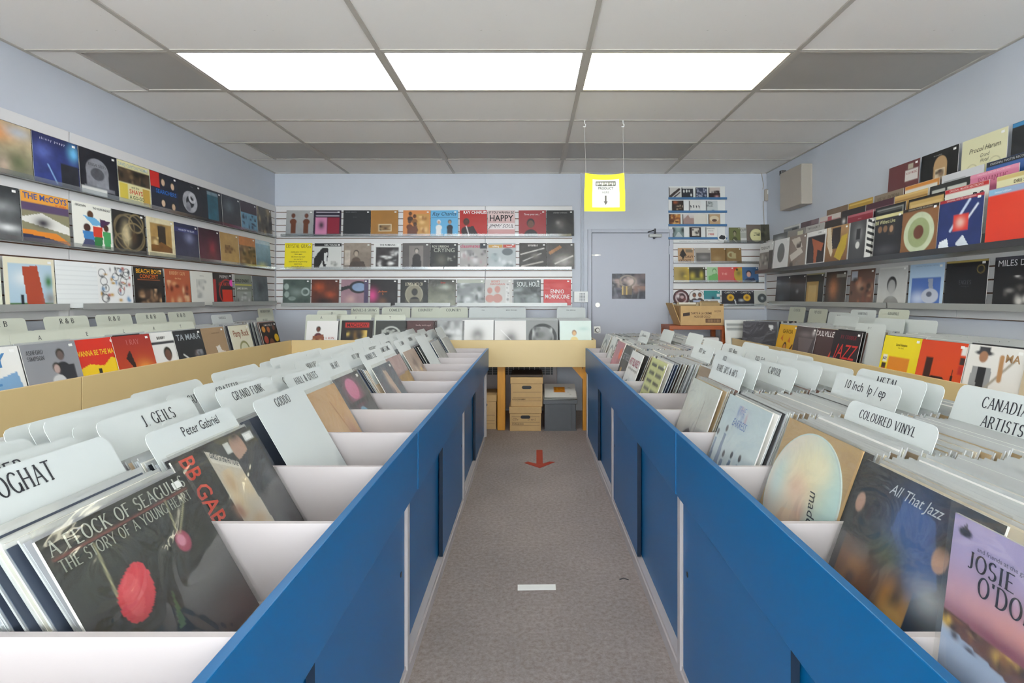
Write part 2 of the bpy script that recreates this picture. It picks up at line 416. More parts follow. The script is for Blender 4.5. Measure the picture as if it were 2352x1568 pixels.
def tile_mat():
    m = mat('ceiling_tile', 'efebe5', .9, .02, 1.5)
    nt = m.node_tree; L = nt.links.new; p = nt.nodes['Principled BSDF']
    tc = [n for n in nt.nodes if n.type == 'TEX_COORD'][0]
    old = p.inputs['Base Color'].links[0].from_socket
    v = nt.nodes.new('ShaderNodeTexNoise'); v.inputs['Scale'].default_value = 34; v.inputs['Detail'].default_value = 6; v.inputs['Roughness'].default_value = .6
    mp = nt.nodes.new('ShaderNodeMapping'); mp.inputs['Scale'].default_value = (.6, 1.8, 1)
    L(tc.outputs['Object'], mp.inputs[0]); L(mp.outputs[0], v.inputs['Vector'])
    r = nt.nodes.new('ShaderNodeValToRGB'); r.color_ramp.elements[0].position = .26; r.color_ramp.elements[0].color = (.45, .42, .38, 1); r.color_ramp.elements[1].position = .31; r.color_ramp.elements[1].color = (1, 1, 1, 1)
    L(v.outputs[0], r.inputs[0])
    mx = nt.nodes.new('ShaderNodeMix'); mx.data_type = 'RGBA'; mx.blend_type = 'MULTIPLY'; mx.inputs[0].default_value = 1
    L(old, mx.inputs[6]); L(r.outputs[0], mx.inputs[7]); L(mx.outputs[2], p.inputs['Base Color'])
tile_mat()

def wpart(name, mb, m, parent):
    """a part drawn in world coordinates under a parent that stands somewhere"""
    o = link(name, mb.mesh(name, m), parent); o.matrix_parent_inverse = parent.matrix_basis.inverted(); return o
def structure(name, mb, m, label=None, cat=None):
    o = link(name, mb.mesh(name, m)); o['kind'] = 'structure'
    if label: o['label'] = label
    if cat: o['category'] = cat
    return o

# ------------------------------------------------------------------ room shell
XL, XR, YB, YF, HC = -2.96, 2.72, 6.12, -2.6, 2.739
structure('floor', MB().box(XL - .1, YF - .1, -.06, XR + .1, YB + .1, 0), 'carpet', 'mottled grey-brown carpet floor of the aisle', 'floor')
structure('wall_left', MB().box(XL - .1, YF - .1, 0, XL, YB + .1, HC + .12), 'wall_paint', 'pale blue-grey wall behind the long white slat panels', 'wall')
structure('wall_right', MB().box(XR, YF - .1, 0, XR + .1, YB + .1, HC + .12), 'wall_paint', 'pale blue-grey wall with the beige box mounted on it', 'wall')
structure('wall_back', MB().box(XL, YB, 0, XR, YB + .1, HC + .12), 'wall_paint', 'pale blue-grey end wall with the grey door', 'wall')
wf = MB()
for b in ((XL, 0, XR, .4), (XL, 2.5, XR, HC + .12), (XL, .4, -2.7, 2.5), (2.5, .4, XR, 2.5)):
    wf.box(b[0], YF - .1, b[1], b[2], YF, b[3])
structure('wall_front', wf, 'wall_paint', 'shop front wall around the wide window', 'wall')
w1 = bpy.data.objects.new('window_1', None); COL.objects.link(w1); w1['kind'] = 'structure'; w1['label'] = 'wide shop window facing the street'; w1['category'] = 'window'
w1.location = (0, YF, .4)
fr = MB()
for x in (-2.7, -.98, .74, 2.45): fr.box(x, YF - .08, .4, x + .05, YF - .02, 2.5)
fr.box(-2.7, YF - .08, .4, 2.5, YF - .02, .45); fr.box(-2.7, YF - .08, 2.45, 2.5, YF - .02, 2.5)
wpart('window_frame', fr, 'grey_metal', w1)
for x in (-2.65, -.93, .79):
    wpart('pane', MB().box(x, YF - .052, .45, x + 1.66, YF - .048, 2.45), 'window_glass', w1)

# wall conduit beside the door
t1 = structure('trim_1', MB().tube((.575, YB - .012, .9), (.575, YB - .012, HC), .010).tube((.605, YB - .008, .9), (.605, YB - .008, HC), .006), 'wall_paint', 'thin painted conduit running up beside the door', 'pipe')

# ------------------------------------------------------------------ ceiling
ceil = structure('ceiling', MB().box(XL, YF, HC + .05, XR, YB, HC + .12), 'wall_shadow_gap', 'suspended ceiling of white fissured tiles in a metal grid', 'ceiling')
GX = [XL, -2.11, -.89, .33, 1.55, XR]
GY = [3.08 + .61 * k for k in range(-9, 6)]
GY = [YF] + [y for y in GY if y > YF + .1]
GY[-1] = YB
lit = {(1, 3.08): 1, (2, 3.08): 1, (3, 3.08): 1}
dead = {(1, 1.25), (2, 1.25), (3, 1.25), (0, 3.08), (4, 3.08), (0, 4.91), (1, 4.91), (2, 4.91), (3, 4.91)}
_tc = {}
def rect_tile(x0, x1, y0, y1):
    k = (round(x1 - x0, 3), round(y1 - y0, 3))
    if k not in _tc:
        w, d = k
        m = MB().box(.006, .006, 0, w - .006, d - .006, .016)
        _tc[k] = m.mesh('ceiling_tile', 'ceiling_tile')
    return link('ceiling_tile', _tc[k], ceil, Matrix.Translation((x0, y0, HC + .002)))
lightnames = {(1, 3.08): 'lit ceiling panel of the glowing row, beside the short dull panel',
              (2, 3.08): 'lit ceiling panel in the middle of the glowing row of three',
              (3, 3.08): 'lit ceiling panel of the glowing row, slightly yellow'}
def fixture(x0, x1, y0, y1, on, label, grp, warm=False):
    e = empty('ceiling_light', ((x0 + x1) / 2, (y0 + y1) / 2, HC), label, 'ceiling light', 0, grp)
    a, b, m = (x1 - x0) / 2 - .012, (y1 - y0) / 2 - .012, .016
    f = MB()
    f.box(-a, -b, -.004, a, -b + m, .02).box(-a, b - m, -.004, a, b, .02).box(-a, -b + m, -.004, -a + m, b - m, .02).box(a - m, -b + m, -.004, a, b - m, .02)
    part('light_frame', f, 'grid_bar', e)
    if on:
        dm = mat('lit_diffuser_warm' if warm else 'lit_diffuser', 'fffbe0' if warm else 'f6f8ff', .5, .01, 3, emit=LIGHT_W)
    else: dm = 'dead_diffuser'
    part('diffuser', MB().box(-a + m, -b + m, .004, a - m, b - m, .008), dm, e)
for j in range(len(GY) - 1):
    y0, y1 = GY[j], GY[j + 1]
    for i in range(5):
        x0, x1 = GX[i], GX[i + 1]; key = (i, round(y0, 2))
        if key in lit:
            vis = key[1] > 3
            fixture(x0, x1, y0, y1, True, lightnames.get(key) or 'lit ceiling panel in the %s row from the shop window, %s' % ('first' if key[1] < 0 else 'second', ['', 'nearest the long slat wall', 'in the middle of its row', 'nearest the tiered display'][i]), 'lit ceiling panels' if vis else 'lit ceiling panels towards the window', warm=(i == 3))
        elif key in dead:
            if i == 0:
                rect_tile(x0, -2.67, y0, y1); x0 = -2.67
                lab = 'short unlit grey ceiling panel level with the glowing panels' if y0 < 4 else 'short unlit grey ceiling panel near the end wall'
            elif y0 < 2: lab = 'unlit ceiling panel above the front bins, %s' % ['', 'nearest the long slat wall', 'in the middle', 'nearest the tiered display'][i]
            elif y0 < 4: lab = 'wide unlit grey ceiling panel level with the glowing panels'
            else: lab = ['', 'wide unlit grey ceiling panel near the end wall, beside the short one', 'wide unlit grey ceiling panel near the end wall, between two others', 'wide unlit grey ceiling panel near the end wall, above the yellow sign'][i]
            fixture(x0, x1, y0, y1, False, lab, 'unlit ceiling panels')
        else: rect_tile(x0, x1, y0, y1)
for x in GX[1:-1]:
    wpart('grid_runner', MB().box(x - .013, YF, HC - .006, x + .013, YB, HC + .004), 'grid_bar', ceil)
for y in GY[1:-1]:
    for i in range(5):
        wpart('grid_tee', MB().box(GX[i] + (.013 if i else 0), y - .010, HC - .003, GX[i + 1] - (.013 if i < 4 else 0), y + .010, HC + .005), 'grid_bar', ceil)
tm = MB().box(XL, YF, HC - .004, XL + .02, YB, HC + .002).box(XR - .02, YF, HC - .004, XR, YB, HC + .002).box(XL + .02, YB - .02, HC - .004, XR - .02, YB, HC + .002)
wpart('edge_angle', tm, 'grid_bar', ceil)

# ------------------------------------------------------------------ slat panels
def slatwall(label, origin, az, length, z0, z1, grp):
    e = empty('slat_panel', (origin[0], origin[1], z0), label, 'slat panel', R(az), grp)
    part('back_board', MB().box(0, -.008, 0, length, -.0005, z1 - z0), 'slat_groove', e)
    p = .0762; n = int(round((z1 - z0) / p)); p = (z1 - z0) / n
    me = MB().box(0.001, -.020, .005, length - .001, -.008, p - .004).mesh('slat', 'white_slat')
    for i in range(n): link('slat', me, e, Matrix.Translation((0, 0, i * p)))
    return e
G_SL = None
# az=90 faces +X (local x runs along +Y); az=-90 faces -X (local x runs along -Y)
for k, (a, b) in enumerate(((1.0, 3.37), (3.375, 6.09))):
    slatwall(['white slat panel on the long wall, towards the shop window', 'white slat panel on the long wall, in the corner by the end wall'][k], (XL + .0, a), 90, b - a, 1.165, 2.36, G_SL)
slatwall('white slat panel on the end wall running into the corner', (XL + .02, YB), 0, 2.41, 1.165, 2.36, G_SL)
slatwall('narrow white slat panel on the end wall nearest the door', (XL + 2.434, YB), 0, 1.0, 1.165, 2.36, G_SL)
slatwall('low white slat panel on the end wall under the disc rack', (1.61, YB), 0, 1.08, 1.17, 1.93, G_SL)
for k, (a, b) in enumerate(((6.09, 3.37), (3.365, 1.0))):
    slatwall(['white slat panel under the beige wall box', 'white slat panel behind the tiered display, towards the shop window'][k], (XR, a), -90, a - b, 1.17, 1.96, G_SL)

# ledges
def ledge(label, az, org, u0, u1, z, depth, kind, grp):
    """a shelf ledge hooked in the slats: bottom plate and front lip, drawn in the wall's own frame"""
    L = u1 - u0
    e = empty('display_ledge', org(u0, 0, z), label, 'shelf ledge', R(az), grp)
    m = {'acrylic': 'clear_acrylic', 'metal': 'grey_metal'}[kind]
    lip = .024 if kind == 'acrylic' else .030
    part('shelf_plate', MB().box(0, -depth, -.004, L, -.020, 0), m, e)
    part('front_lip', MB().box(0, -depth - .004, -.004 if kind == 'acrylic' else -.010, L, -depth, lip), m, e)
    return e
def oL(u, d, z): return (XL + d, u, z)
def oB(u, d, z): return (u, YB - d, z)
def oR(u, d, z): return (XR - d, u, z)
ZL = (1.985, 1.625, 1.235); ZBk = (2.008, 1.632, 1.215)
rown = ('top', 'middle', 'bottom')
for r in range(2):
    for k, (a, b) in enumerate(((2.5, 4.0), (4.01, 6.0))):
        ledge('clear ledge under the %s row of sleeves on the long wall, %s' % (rown[r], ('towards the window', 'by the corner')[k]), 90, oL, a, b, ZL[r] - .0005, .075, 'acrylic', 'clear ledges')
    for k, (a, b) in enumerate(((-2.86, -1.0), (-.99, .46))):
        ledge('clear ledge under the %s row of sleeves on the end wall, %s' % (rown[r], ('by the corner', 'by the door')[k]), 0, oB, a, b, ZBk[r] - .0005, .075, 'acrylic', 'clear ledges')
for k, (a, b) in enumerate(((2.3, 3.30), (3.40, 4.66), (4.78, 5.98))):
    ledge('grey metal ledge under the bottom sleeves of the long wall, %s' % ('towards the window', 'between two gaps', 'by the corner')[k], 90, oL, a, b, ZL[2] - .0005, .085, 'metal', 'grey metal ledges')
for k, (a, b) in enumerate(((-2.85, -1.60), (-1.55, -.92), (-.84, .41))):
    ledge('grey metal ledge under the bottom sleeves of the end wall, %s' % ('by the corner', 'short middle length', 'by the door')[k], 0, oB, a, b, ZBk[2] - .0005, .085, 'metal', 'grey metal ledges')

# ------------------------------------------------------------------ the two blue record counters
ZB = [.36, .72, 1.08, 1.44, 1.80, 2.17, 2.54, 2.91, 3.30, 3.67, 4.05, 4.42, 4.80]
Y0C, Y1C, ZTOP, ZFL = .30, 4.80, .845, .685
def counter(s, xf, xp, xo, zf, label):
    e = empty('record_counter', (s * (xp + xo) / 2, (Y0C + Y1C) / 2, 0), label, 'counter')
    def bx(x0, y0, z0, x1, y1, z1): return MB().box(min(s * x0, s * x1), y0, z0, max(s * x0, s * x1), y1, z1)
    secs = [(.30, 1.80), (1.80, 3.30), (3.30, 4.80)]
    for k, (a, b) in enumerate(secs):
        o = wpart('fascia_board', bx(xf - (.0015 if k == 1 else 0), a + .0004, zf, xf + .018, b - .0004, ZTOP), 'blue_laminate', e); bevel(o, .002)
        mid = (a + b) / 2
        d1 = wpart('sliding_door', bx(xp + .004, mid - .012, .062, xp + .020, b - .028, zf + .012), 'blue_laminate', e)
        d2 = wpart('sliding_door', bx(xp + .026, a + .028, .062, xp + .038, mid + .03, zf + .012), 'blue_laminate', e)
        link('edge_band', bx(xp + .0035, mid - .0135, .062, xp + .0205, mid - .012, zf + .012).mesh('edge_band', mat('dark_edge', '0b2136', .6)), d1)
        for d, yy, xx in ((d1, b - .075, xp + .004), (d2, a + .075, xp + .026)):
            q = MB().tube((s * (xx - .0015), yy, .40), (s * (xx + .001), yy, .40), .009, 10)
            o = link('finger_pull', q.mesh('finger_pull', 'black_plastic'), d)
        wpart('bottom_track', bx(xp + .002, a + .016, .045, xp + .042, b - .016, .060), 'white_laminate', e)
    for y in (.30, 1.80, 3.30, 4.80):
        y0 = y if y == .30 else (y - .03 if y == 4.80 else y - .015)
        wpart('upright_post', bx(xp - .004, y0, .045, xp + .04, y0 + .03, zf + .01), 'white_laminate', e)
    wpart('plinth', bx(xp - .004, Y0C, 0, xp + .05, Y1C, .045), 'white_laminate', e)
    wpart('bin_floor', bx(xf + .018, Y0C, ZFL - .018, xo - .018, Y1C, ZFL), 'white_laminate', e)
    wpart('back_board', bx(xo - .018, Y0C, 0, xo, Y1C, ZTOP + .03), 'white_laminate', e)
    for y in (Y0C, Y1C - .018):
        wpart('end_panel', bx(xf + .018, y, .045, xo - .018, y + .018, ZTOP - .001), 'white_laminate', e)
    for z in ZB[:-1]:
        wpart('bin_divider', bx(xf + .018, z - .006, ZFL, xo - .018, z + .006, ZTOP - .002), 'white_laminate', e)
    return e
counter(-1, .385, .420, 1.34, .650, 'blue-fronted record counter across the aisle from the grey door')
counter(1, .492, .505, 1.36, .632, 'blue-fronted record counter on the grey door side of the aisle')

# ------------------------------------------------------------------ tan bins along the walls
TZ, TF = .89, .765
def tan_bin(label, parts, divs, floor, legs, ends):
    x0, y0, x1, y1 = floor
    e = empty('record_bin', ((x0 + x1) / 2, (y0 + y1) / 2, 0), label, 'record bin')
    for b in parts: bevel(wpart('fascia_board', MB().box(*b), 'tan_laminate', e), .002)
    wpart('bin_floor', MB().box(x0, y0, TF - .02, x1, y1, TF), 'tan_wood', e)
    for b in divs: wpart('bin_divider', MB().box(*b), 'tan_wood', e)
    for b in ends: wpart('end_panel', MB().box(*b), 'tan_laminate', e)
    for b in legs: wpart('leg', MB().box(*b), 'pine', e)
    return e
XLT, XRT, YT = -2.33, 2.05, 5.15
dl = [2.265, 2.585, 2.89, 3.17, 3.44, 3.70, 3.98, 4.32, 4.74]
tan_bin('tan record bin along the long slat wall', [(XLT - .018, 2.75, .627, XLT, YT, TZ), (XLT - .018, 1.0, .627, XLT, 2.745, TZ)],
        [(XL, y - .005, TF, XLT - .018, y + .005, TZ - .03) for y in dl], (XL, 1.0, XLT - .018, YT + .8),
        [(XLT - .09, y, 0, XLT - .02, y + .07, TF - .02) for y in (1.2, 3.2)], [(XL, 1.0, TF, XLT - .018, 1.018, TZ)])
db = [-2.03, -1.70, -1.36, -1.04, -.73, -.37, -.04, .27]
eb = tan_bin('tan record bin under the end wall sleeves', [(XLT, YT, .627, .63, YT + .018, TZ)],
        [(x - .005, YT + .018, TF, x + .005, YB, TZ - .03) for x in db], (XLT - .018, YT + .018, .62, YB), [], [(.612, YT + .018, .627, .63, YB, TZ)])
bevel(wpart('leg', MB().box(-.333, 5.20, 0, -.255, 5.28, TF - .02), 'pine', eb), .006)
wpart('leg', MB().box(.508, 5.20, 0, .575, 5.27, TF - .02), 'pine', eb)
wpart('leg', MB().box(-2.2, 5.20, 0, -2.12, 5.28, TF - .02), 'pine', eb)
wpart('brace', MB().prism([(.29, TF - .02), (.42, TF - .02), (.508, .60), (.508, .50)], 'y', 5.205, 5.25), 'pine', eb)
dr = [2.30, 2.62, 2.96, 3.32, 3.48, 3.84, 4.07, 4.36, 4.70]
tan_bin('tan record bin under the tiered display wall', [(XRT, 1.2, .627, XRT + .018, 5.45, TZ)],
        [(XRT + .018, y - .005, TF, XR, y + .005, TZ - .03) for y in dr], (XRT + .018, 1.2, XR, 5.45),
        [(XRT + .02, y, 0, XRT + .09, y + .07, TF - .02) for y in (1.4, 3.3, 5.3)], [(XRT, 5.45, .627, XR, 5.468, TZ)])

# ------------------------------------------------------------------ door
d1 = bpy.data.objects.new('door_1', None); COL.objects.link(d1); d1.location = (1.13, YB, 0); d1['kind'] = 'structure'; d1['label'] = 'grey metal door with closer, locks and a picture on it'; d1['category'] = 'door'
DX0, DX1, DZ = .70, 1.585, 2.045
bevel(wpart('door_slab', MB().box(DX0, YB - .022, .008, DX1, YB - .002, DZ), 'door_paint', d1), .002)
f = MB().box(DX0 - .048, YB - .034, 0, DX0 - .006, YB, DZ + .045).box(DX1 + .006, YB - .034, 0, DX1 + .048, YB, DZ + .045).box(DX0 - .006, YB - .034, DZ + .006, DX1 + .006, YB, DZ + .045)
bevel(wpart('door_frame', f, 'door_paint', d1), .003)
wpart('frame_gap', MB().box(DX0 - .006, YB - .003, 0, DX1 + .006, YB - .001, DZ + .006), 'black_plastic', d1)
c = px(1372, 700, YB)
wpart('deadbolt', MB().tube((c[0], YB - .022, c[2]), (c[0], YB - .034, c[2]), .028, 20).box(c[0] - .004, YB - .040, c[2] - .010, c[0] + .004, YB - .034, c[2] + .010), 'chrome', d1)
c = px(1371, 757, YB)
wpart('lock_plate', MB().box(c[0] - .038, YB - .026, c[2] - .04, c[0] + .038, YB - .022, c[2] + .04), 'chrome', d1)
k = wpart('knob', MB().tube((c[0], YB - .026, c[2]), (c[0], YB - .06, c[2]), .014, 14).tube((c[0], YB - .06, c[2]), (c[0], YB - .085, c[2]), .027, 18, r1=.020), 'chrome', d1)
c = px(1500, 541, YB)
cl = wpart('door_closer', MB().box(c[0] - .06, YB - .075, c[2] - .025, c[0] + .085, YB - .022, c[2] + .012), 'grey_metal', d1); bevel(cl, .006)
wpart('closer_arm', MB().tube((c[0] + .01, YB - .05, c[2] + .012), (c[0] + .01, YB - .05, c[2] + .075), .010, 10).tube((c[0] + .01, YB - .05, c[2] + .06), (c[0] - .07, YB - .04, c[2] + .035), .007, 8).tube((c[0], YB - .05, c[2] - .025), (c[0], YB - .05, c[2] - .045), .012, 10), 'dark_metal', d1)
c = px(1368, 586, YB)
wpart('latch', MB().box(c[0] - .05, YB - .030, c[2] - .004, c[0] + .06, YB - .022, c[2] + .004).box(c[0] - .012, YB - .036, c[2] - .012, c[0] + .028, YB - .03, c[2] + .008), 'chrome', d1)
hg = MB()
for z in (.25, 1.0, 1.80): hg.tube((DX1 + .002, YB - .028, z), (DX1 + .002, YB - .028, z + .1), .007, 8)
wpart('hinge', hg, 'door_paint', d1)
# ------------------------------------------------------------------ sleeves shown on the long wall
GL = 'sleeves shown on the long slat wall'
def on_left(r, y, label, spec, **k): return sleeve(label, spec, (XL + .052, y + .157, ZL[r] + .001), 90, 4, group=GL, N=k.pop('N', 56), **k)
LW = [
 [(2.78, 'record sleeve with an orange cloud over olive and grey swirls', 'g c9b48c 8a8a72;s 25 22 45 22 e8923c;s 75 15 30 14 b9bcc0;s 15 75 22 35 5d6247;s 72 72 30 25 6b6f4d;s 45 85 14 25 b5a08c;n .3 6'),
  (3.10, 'deep blue sleeve with spaced white title and a black square low in one corner', 'g 20285a 35458c;s 22 36 22 18 5868b4;s 88 22 14 20 6fc0ea;l 30 60 48 95 3 8fb4e0;r 58 50 99 100 23252e;n .35 7;t 42 9 5 f0f0ff s 70 s k i n n y   p u p p y'),
  (3.42, 'black sleeve with a silver jar shape, white card in front', 'b 181a24;e 45 45 30 28 8d8e94;r 16 40 74 84 8d8e94;e 45 52 18 14 55565c;r 10 80 90 88 77787e;n .35 9;r 2 84 68 100 dcdcd6;t 45 32 6 333333 S 46 ILLEGAL STILLS'),
  (3.74, 'cream sleeve with a brown crowd photo band and red lettering', 'b e4dca6;r 0 16 100 52 4a3a28;v 0 18 100 50 16 8 17120c 7b6446 2a2118;r 3 54 27 92 d8c24a;r 74 56 97 95 c9a23a;t 48 9 8 9fb4bb B 92 DAVID CLAYTON THOMAS;t 50 59 6 222222 s 30 and the;t 52 70 11 cf4a2c B 46 SHAYS;t 54 84 9 4e6a42 B 46 A GO-GO'),
  (4.06, 'black sleeve with one red corner, pale oval heads and blue lettering', 'b 14182a;r 0 0 32 40 d2261e;f 45 22 15 d8b898 1c2032;f 80 26 15 d8b898 1c2032;f 42 78 15 d8b898 1c2032;f 80 82 15 c8a888 1c2032;r 0 42 100 56 141c3e;t 55 49 11 2c6fc0 B 88 SEARCHERS'),
  (4.37, 'black sleeve with a curled silver shape', 'b 15171f;a 50 55 24 14 a9a9ae;a 60 42 12 8 c8c8cc;e 42 70 10 14 85858b;n .4 8;t 60 10 4 777777 s 40 Wish'),
  (4.68, 'black sleeve with a tall teal panel', 'b 10141c;r 30 6 82 92 1d5b6d;r 30 6 82 16 78909a;n .4 6'),
  (5.00, 'charcoal sleeve with a faint grey haze', 'g 2d3038 3a3c40;s 35 35 30 25 5a6068;n .35 5'),
  (5.32, 'maroon-topped sleeve over two rows of pale blue squares', 'b 3b2833;r 0 38 100 96 6d9ab4;v 6 42 94 62 8 6 2c3a4a;v 6 68 94 92 8 6 2c3a4a;n .2 6'),
  (5.64, 'mottled grey and brown sleeve in the top corner', 'b 55504a;v 0 0 100 100 22 12 222222 8a7f70 3d3a38 a09070;n .3 6')],
 [(2.71, 'misty dark grey sleeve with a pale shoreline', 'g 2c3033 6a6d6d;s 60 40 40 14 8a8d8d;s 30 72 30 10 cfd2d0;s 75 78 25 8 d8dad8;n .4 5'),
  (3.03, 'orange and purple sleeve with blocky striped title', 'b 8f8a6a;r 0 0 100 22 f0a63c;r 0 22 100 38 5b4868;q 0 52 40 40 100 62 100 78 0 60 e8e6dc;s 42 60 22 14 2d2633;q 0 84 60 80 100 100 0 100 2e3350;q 0 76 70 78 100 96 100 100 50 88 0 84 e88d2c;t 50 9 12 4a5a9c B 92 THE McCOYS;t 82 19 5 d25428 B 24 or  sloopy'),
  (3.37, 'white sleeve with scattered blue, red and green figures', 'b f0efe2;e 44 24 8 9 5a3a22;q 26 28 56 30 78 44 50 48 6fb2da;q 68 30 96 34 92 40 70 52 4a2c50;e 34 54 9 9 4a2a1c;q 22 62 50 62 52 82 26 82 3f86c4;q 26 80 48 80 60 98 18 98 484e70;q 50 50 74 50 72 72 50 72 d8412c;q 52 72 74 72 70 98 50 96 2f7d44;e 84 50 7 8 4a2a1c;q 74 58 96 58 94 98 78 98 46a35e;t 20 7 5 333333 B 26 GROOVIN;t 74 8 5 333333 B 46 THE YOUNG RASCALS'),
  (3.69, 'black sleeve with looping tan lines round a pale middle', 'b 171512;a 35 40 30 4 7a6c4c;a 62 60 34 4 86764f;a 50 50 44 4 6f6246;a 72 26 22 4 8a7a54;a 24 76 20 4 7a6c4c;s 40 55 16 30 d8c79c;s 62 58 12 20 4a3620;n .3 8'),
  (4.02, 'cream sleeve framing a sepia picture of a dark upright shape', 'b e3d6ad;r 12 14 88 88 b08c4e;r 38 20 66 68 33291c;s 52 22 16 8 33291c;q 12 72 50 62 88 76 88 88 12 88 7d5426;v 14 50 40 70 8 6 d8c08a 8f7040;n .2 8'),
  (4.33, 'dark indigo sleeve with a small white title line', 'g 232948 3b3c52;r 0 12 100 24 333a70;s 60 38 20 16 8f94b8;n .35 5;t 50 18 5 d8dcf0 B 88 HOUSE OF THE BLUES'),
  (4.65, 'dark wine-red sleeve in the middle row', 'g 2e1524 5b2233;s 62 60 20 32 8a2f3a;n .4 5'),
  (4.97, 'plain tan sleeve with a brown scribble in the middle', 'b b8955a;v 20 38 80 66 9 8 6d4a22 8a6434;n .18 6'),
  (5.29, 'brown sleeve of crowded mottled shapes under an orange band', 'b 7b5a40;r 0 0 100 30 c07a40;v 0 32 100 100 26 8 33251c a08468 5a4232;n .2 7'),
  (5.61, 'hazy blue sleeve at the end of the middle row', 'g 8fb4cc 3f6d96;r 0 0 100 14 b7cdd8;s 40 90 40 14 a7b49c;n .25 5')],
 [(2.60, 'pale green-white sleeve at the window end of the bottom row', 'g dfe8dc e6e6cc;n .05 3'),
  (2.93, 'cream-edged sleeve with a tall red slab against blue sky', 'b e9e2c6;r 8 12 94 98 b4cdda;s 40 40 30 20 e6ecec;r 8 88 94 98 4f7a3c;q 34 18 64 14 78 98 42 98 b24a2f;s 86 46 10 16 3f7a3c;s 88 80 14 16 90908c;r 29 72 35 96 23252e'),
  (3.25, 'blank white sleeve with faint brick lines', 'b ecefec;' + ';'.join('l 0 %d 100 %d .8 d4d7d5' % (y, y) for y in range(10, 100, 10))),
  (3.56, 'white sleeve covered in small coloured doodles', 'b eeeeea;v 4 4 96 96 34 4 222222 6f9ac0 b04a3a c89a3a 777777;' + ';'.join('a %d %d 9 1.6 444444' % (random.randint(10, 90), random.randint(10, 90)) for _ in range(12))),
  (3.89, 'black sleeve with yellow over orange title and a group picture', 'b 171412;v 10 55 90 96 16 7 8a6a4c c9a27a 4a3424;t 50 10 11 f0b030 B 88 BEACH BOYS;t 50 23 10 d96c2a B 66 CONCERT;r 12 31 88 33 a05a30'),
  (4.22, 'rust-orange sleeve with pale floating faces and lettering', 'b b55a34;v 6 30 94 94 14 8 e0b48a 6f2c18 d89a6c;t 50 10 9 e8c090 S 80 BUDDY GUY;t 50 24 5 e8c090 s 60 the blues'),
  (4.54, 'off-white sleeve with a light pencil sketch', 'b dddcd2;v 24 22 76 80 14 8 c4c4bc a9aaa4;t 50 12 4 8a8a86 s 46 sketches'),
  (4.86, 'black sleeve with a red panel and a round pink sticker', 'b 1a1014;r 0 20 14 90 b0262a;r 44 52 96 100 d8341e;a 70 60 40 5 b02a22;e 96 30 12 11 f24ab4;t 58 11 9 e6e0e0 S 60 PROPHET;t 56 34 10 d2452e S 66 ATLANTIC'),
  (5.22, 'grey-green sleeve with black title above a thin yellow line', 'b 7d8378;r 0 32 100 36 c8c04a;r 8 56 92 100 9ca09a;v 10 58 90 98 10 8 5a5e58 c4c8c4;t 42 20 11 1d1d1d B 80 COLD SWEAT;t 40 46 7 e8e8e0 B 60 JAMES BROWN'),
  (5.55, 'smoky grey sleeve at the corner of the bottom row', 'g 50565c 6e757a;s 50 40 26 30 3a4046;n .3 5')]]
for r, row in enumerate(LW):
    for y, lab, spec in row: on_left(r, y, lab, spec, stick=(lab[0] in 'cdmpb'))

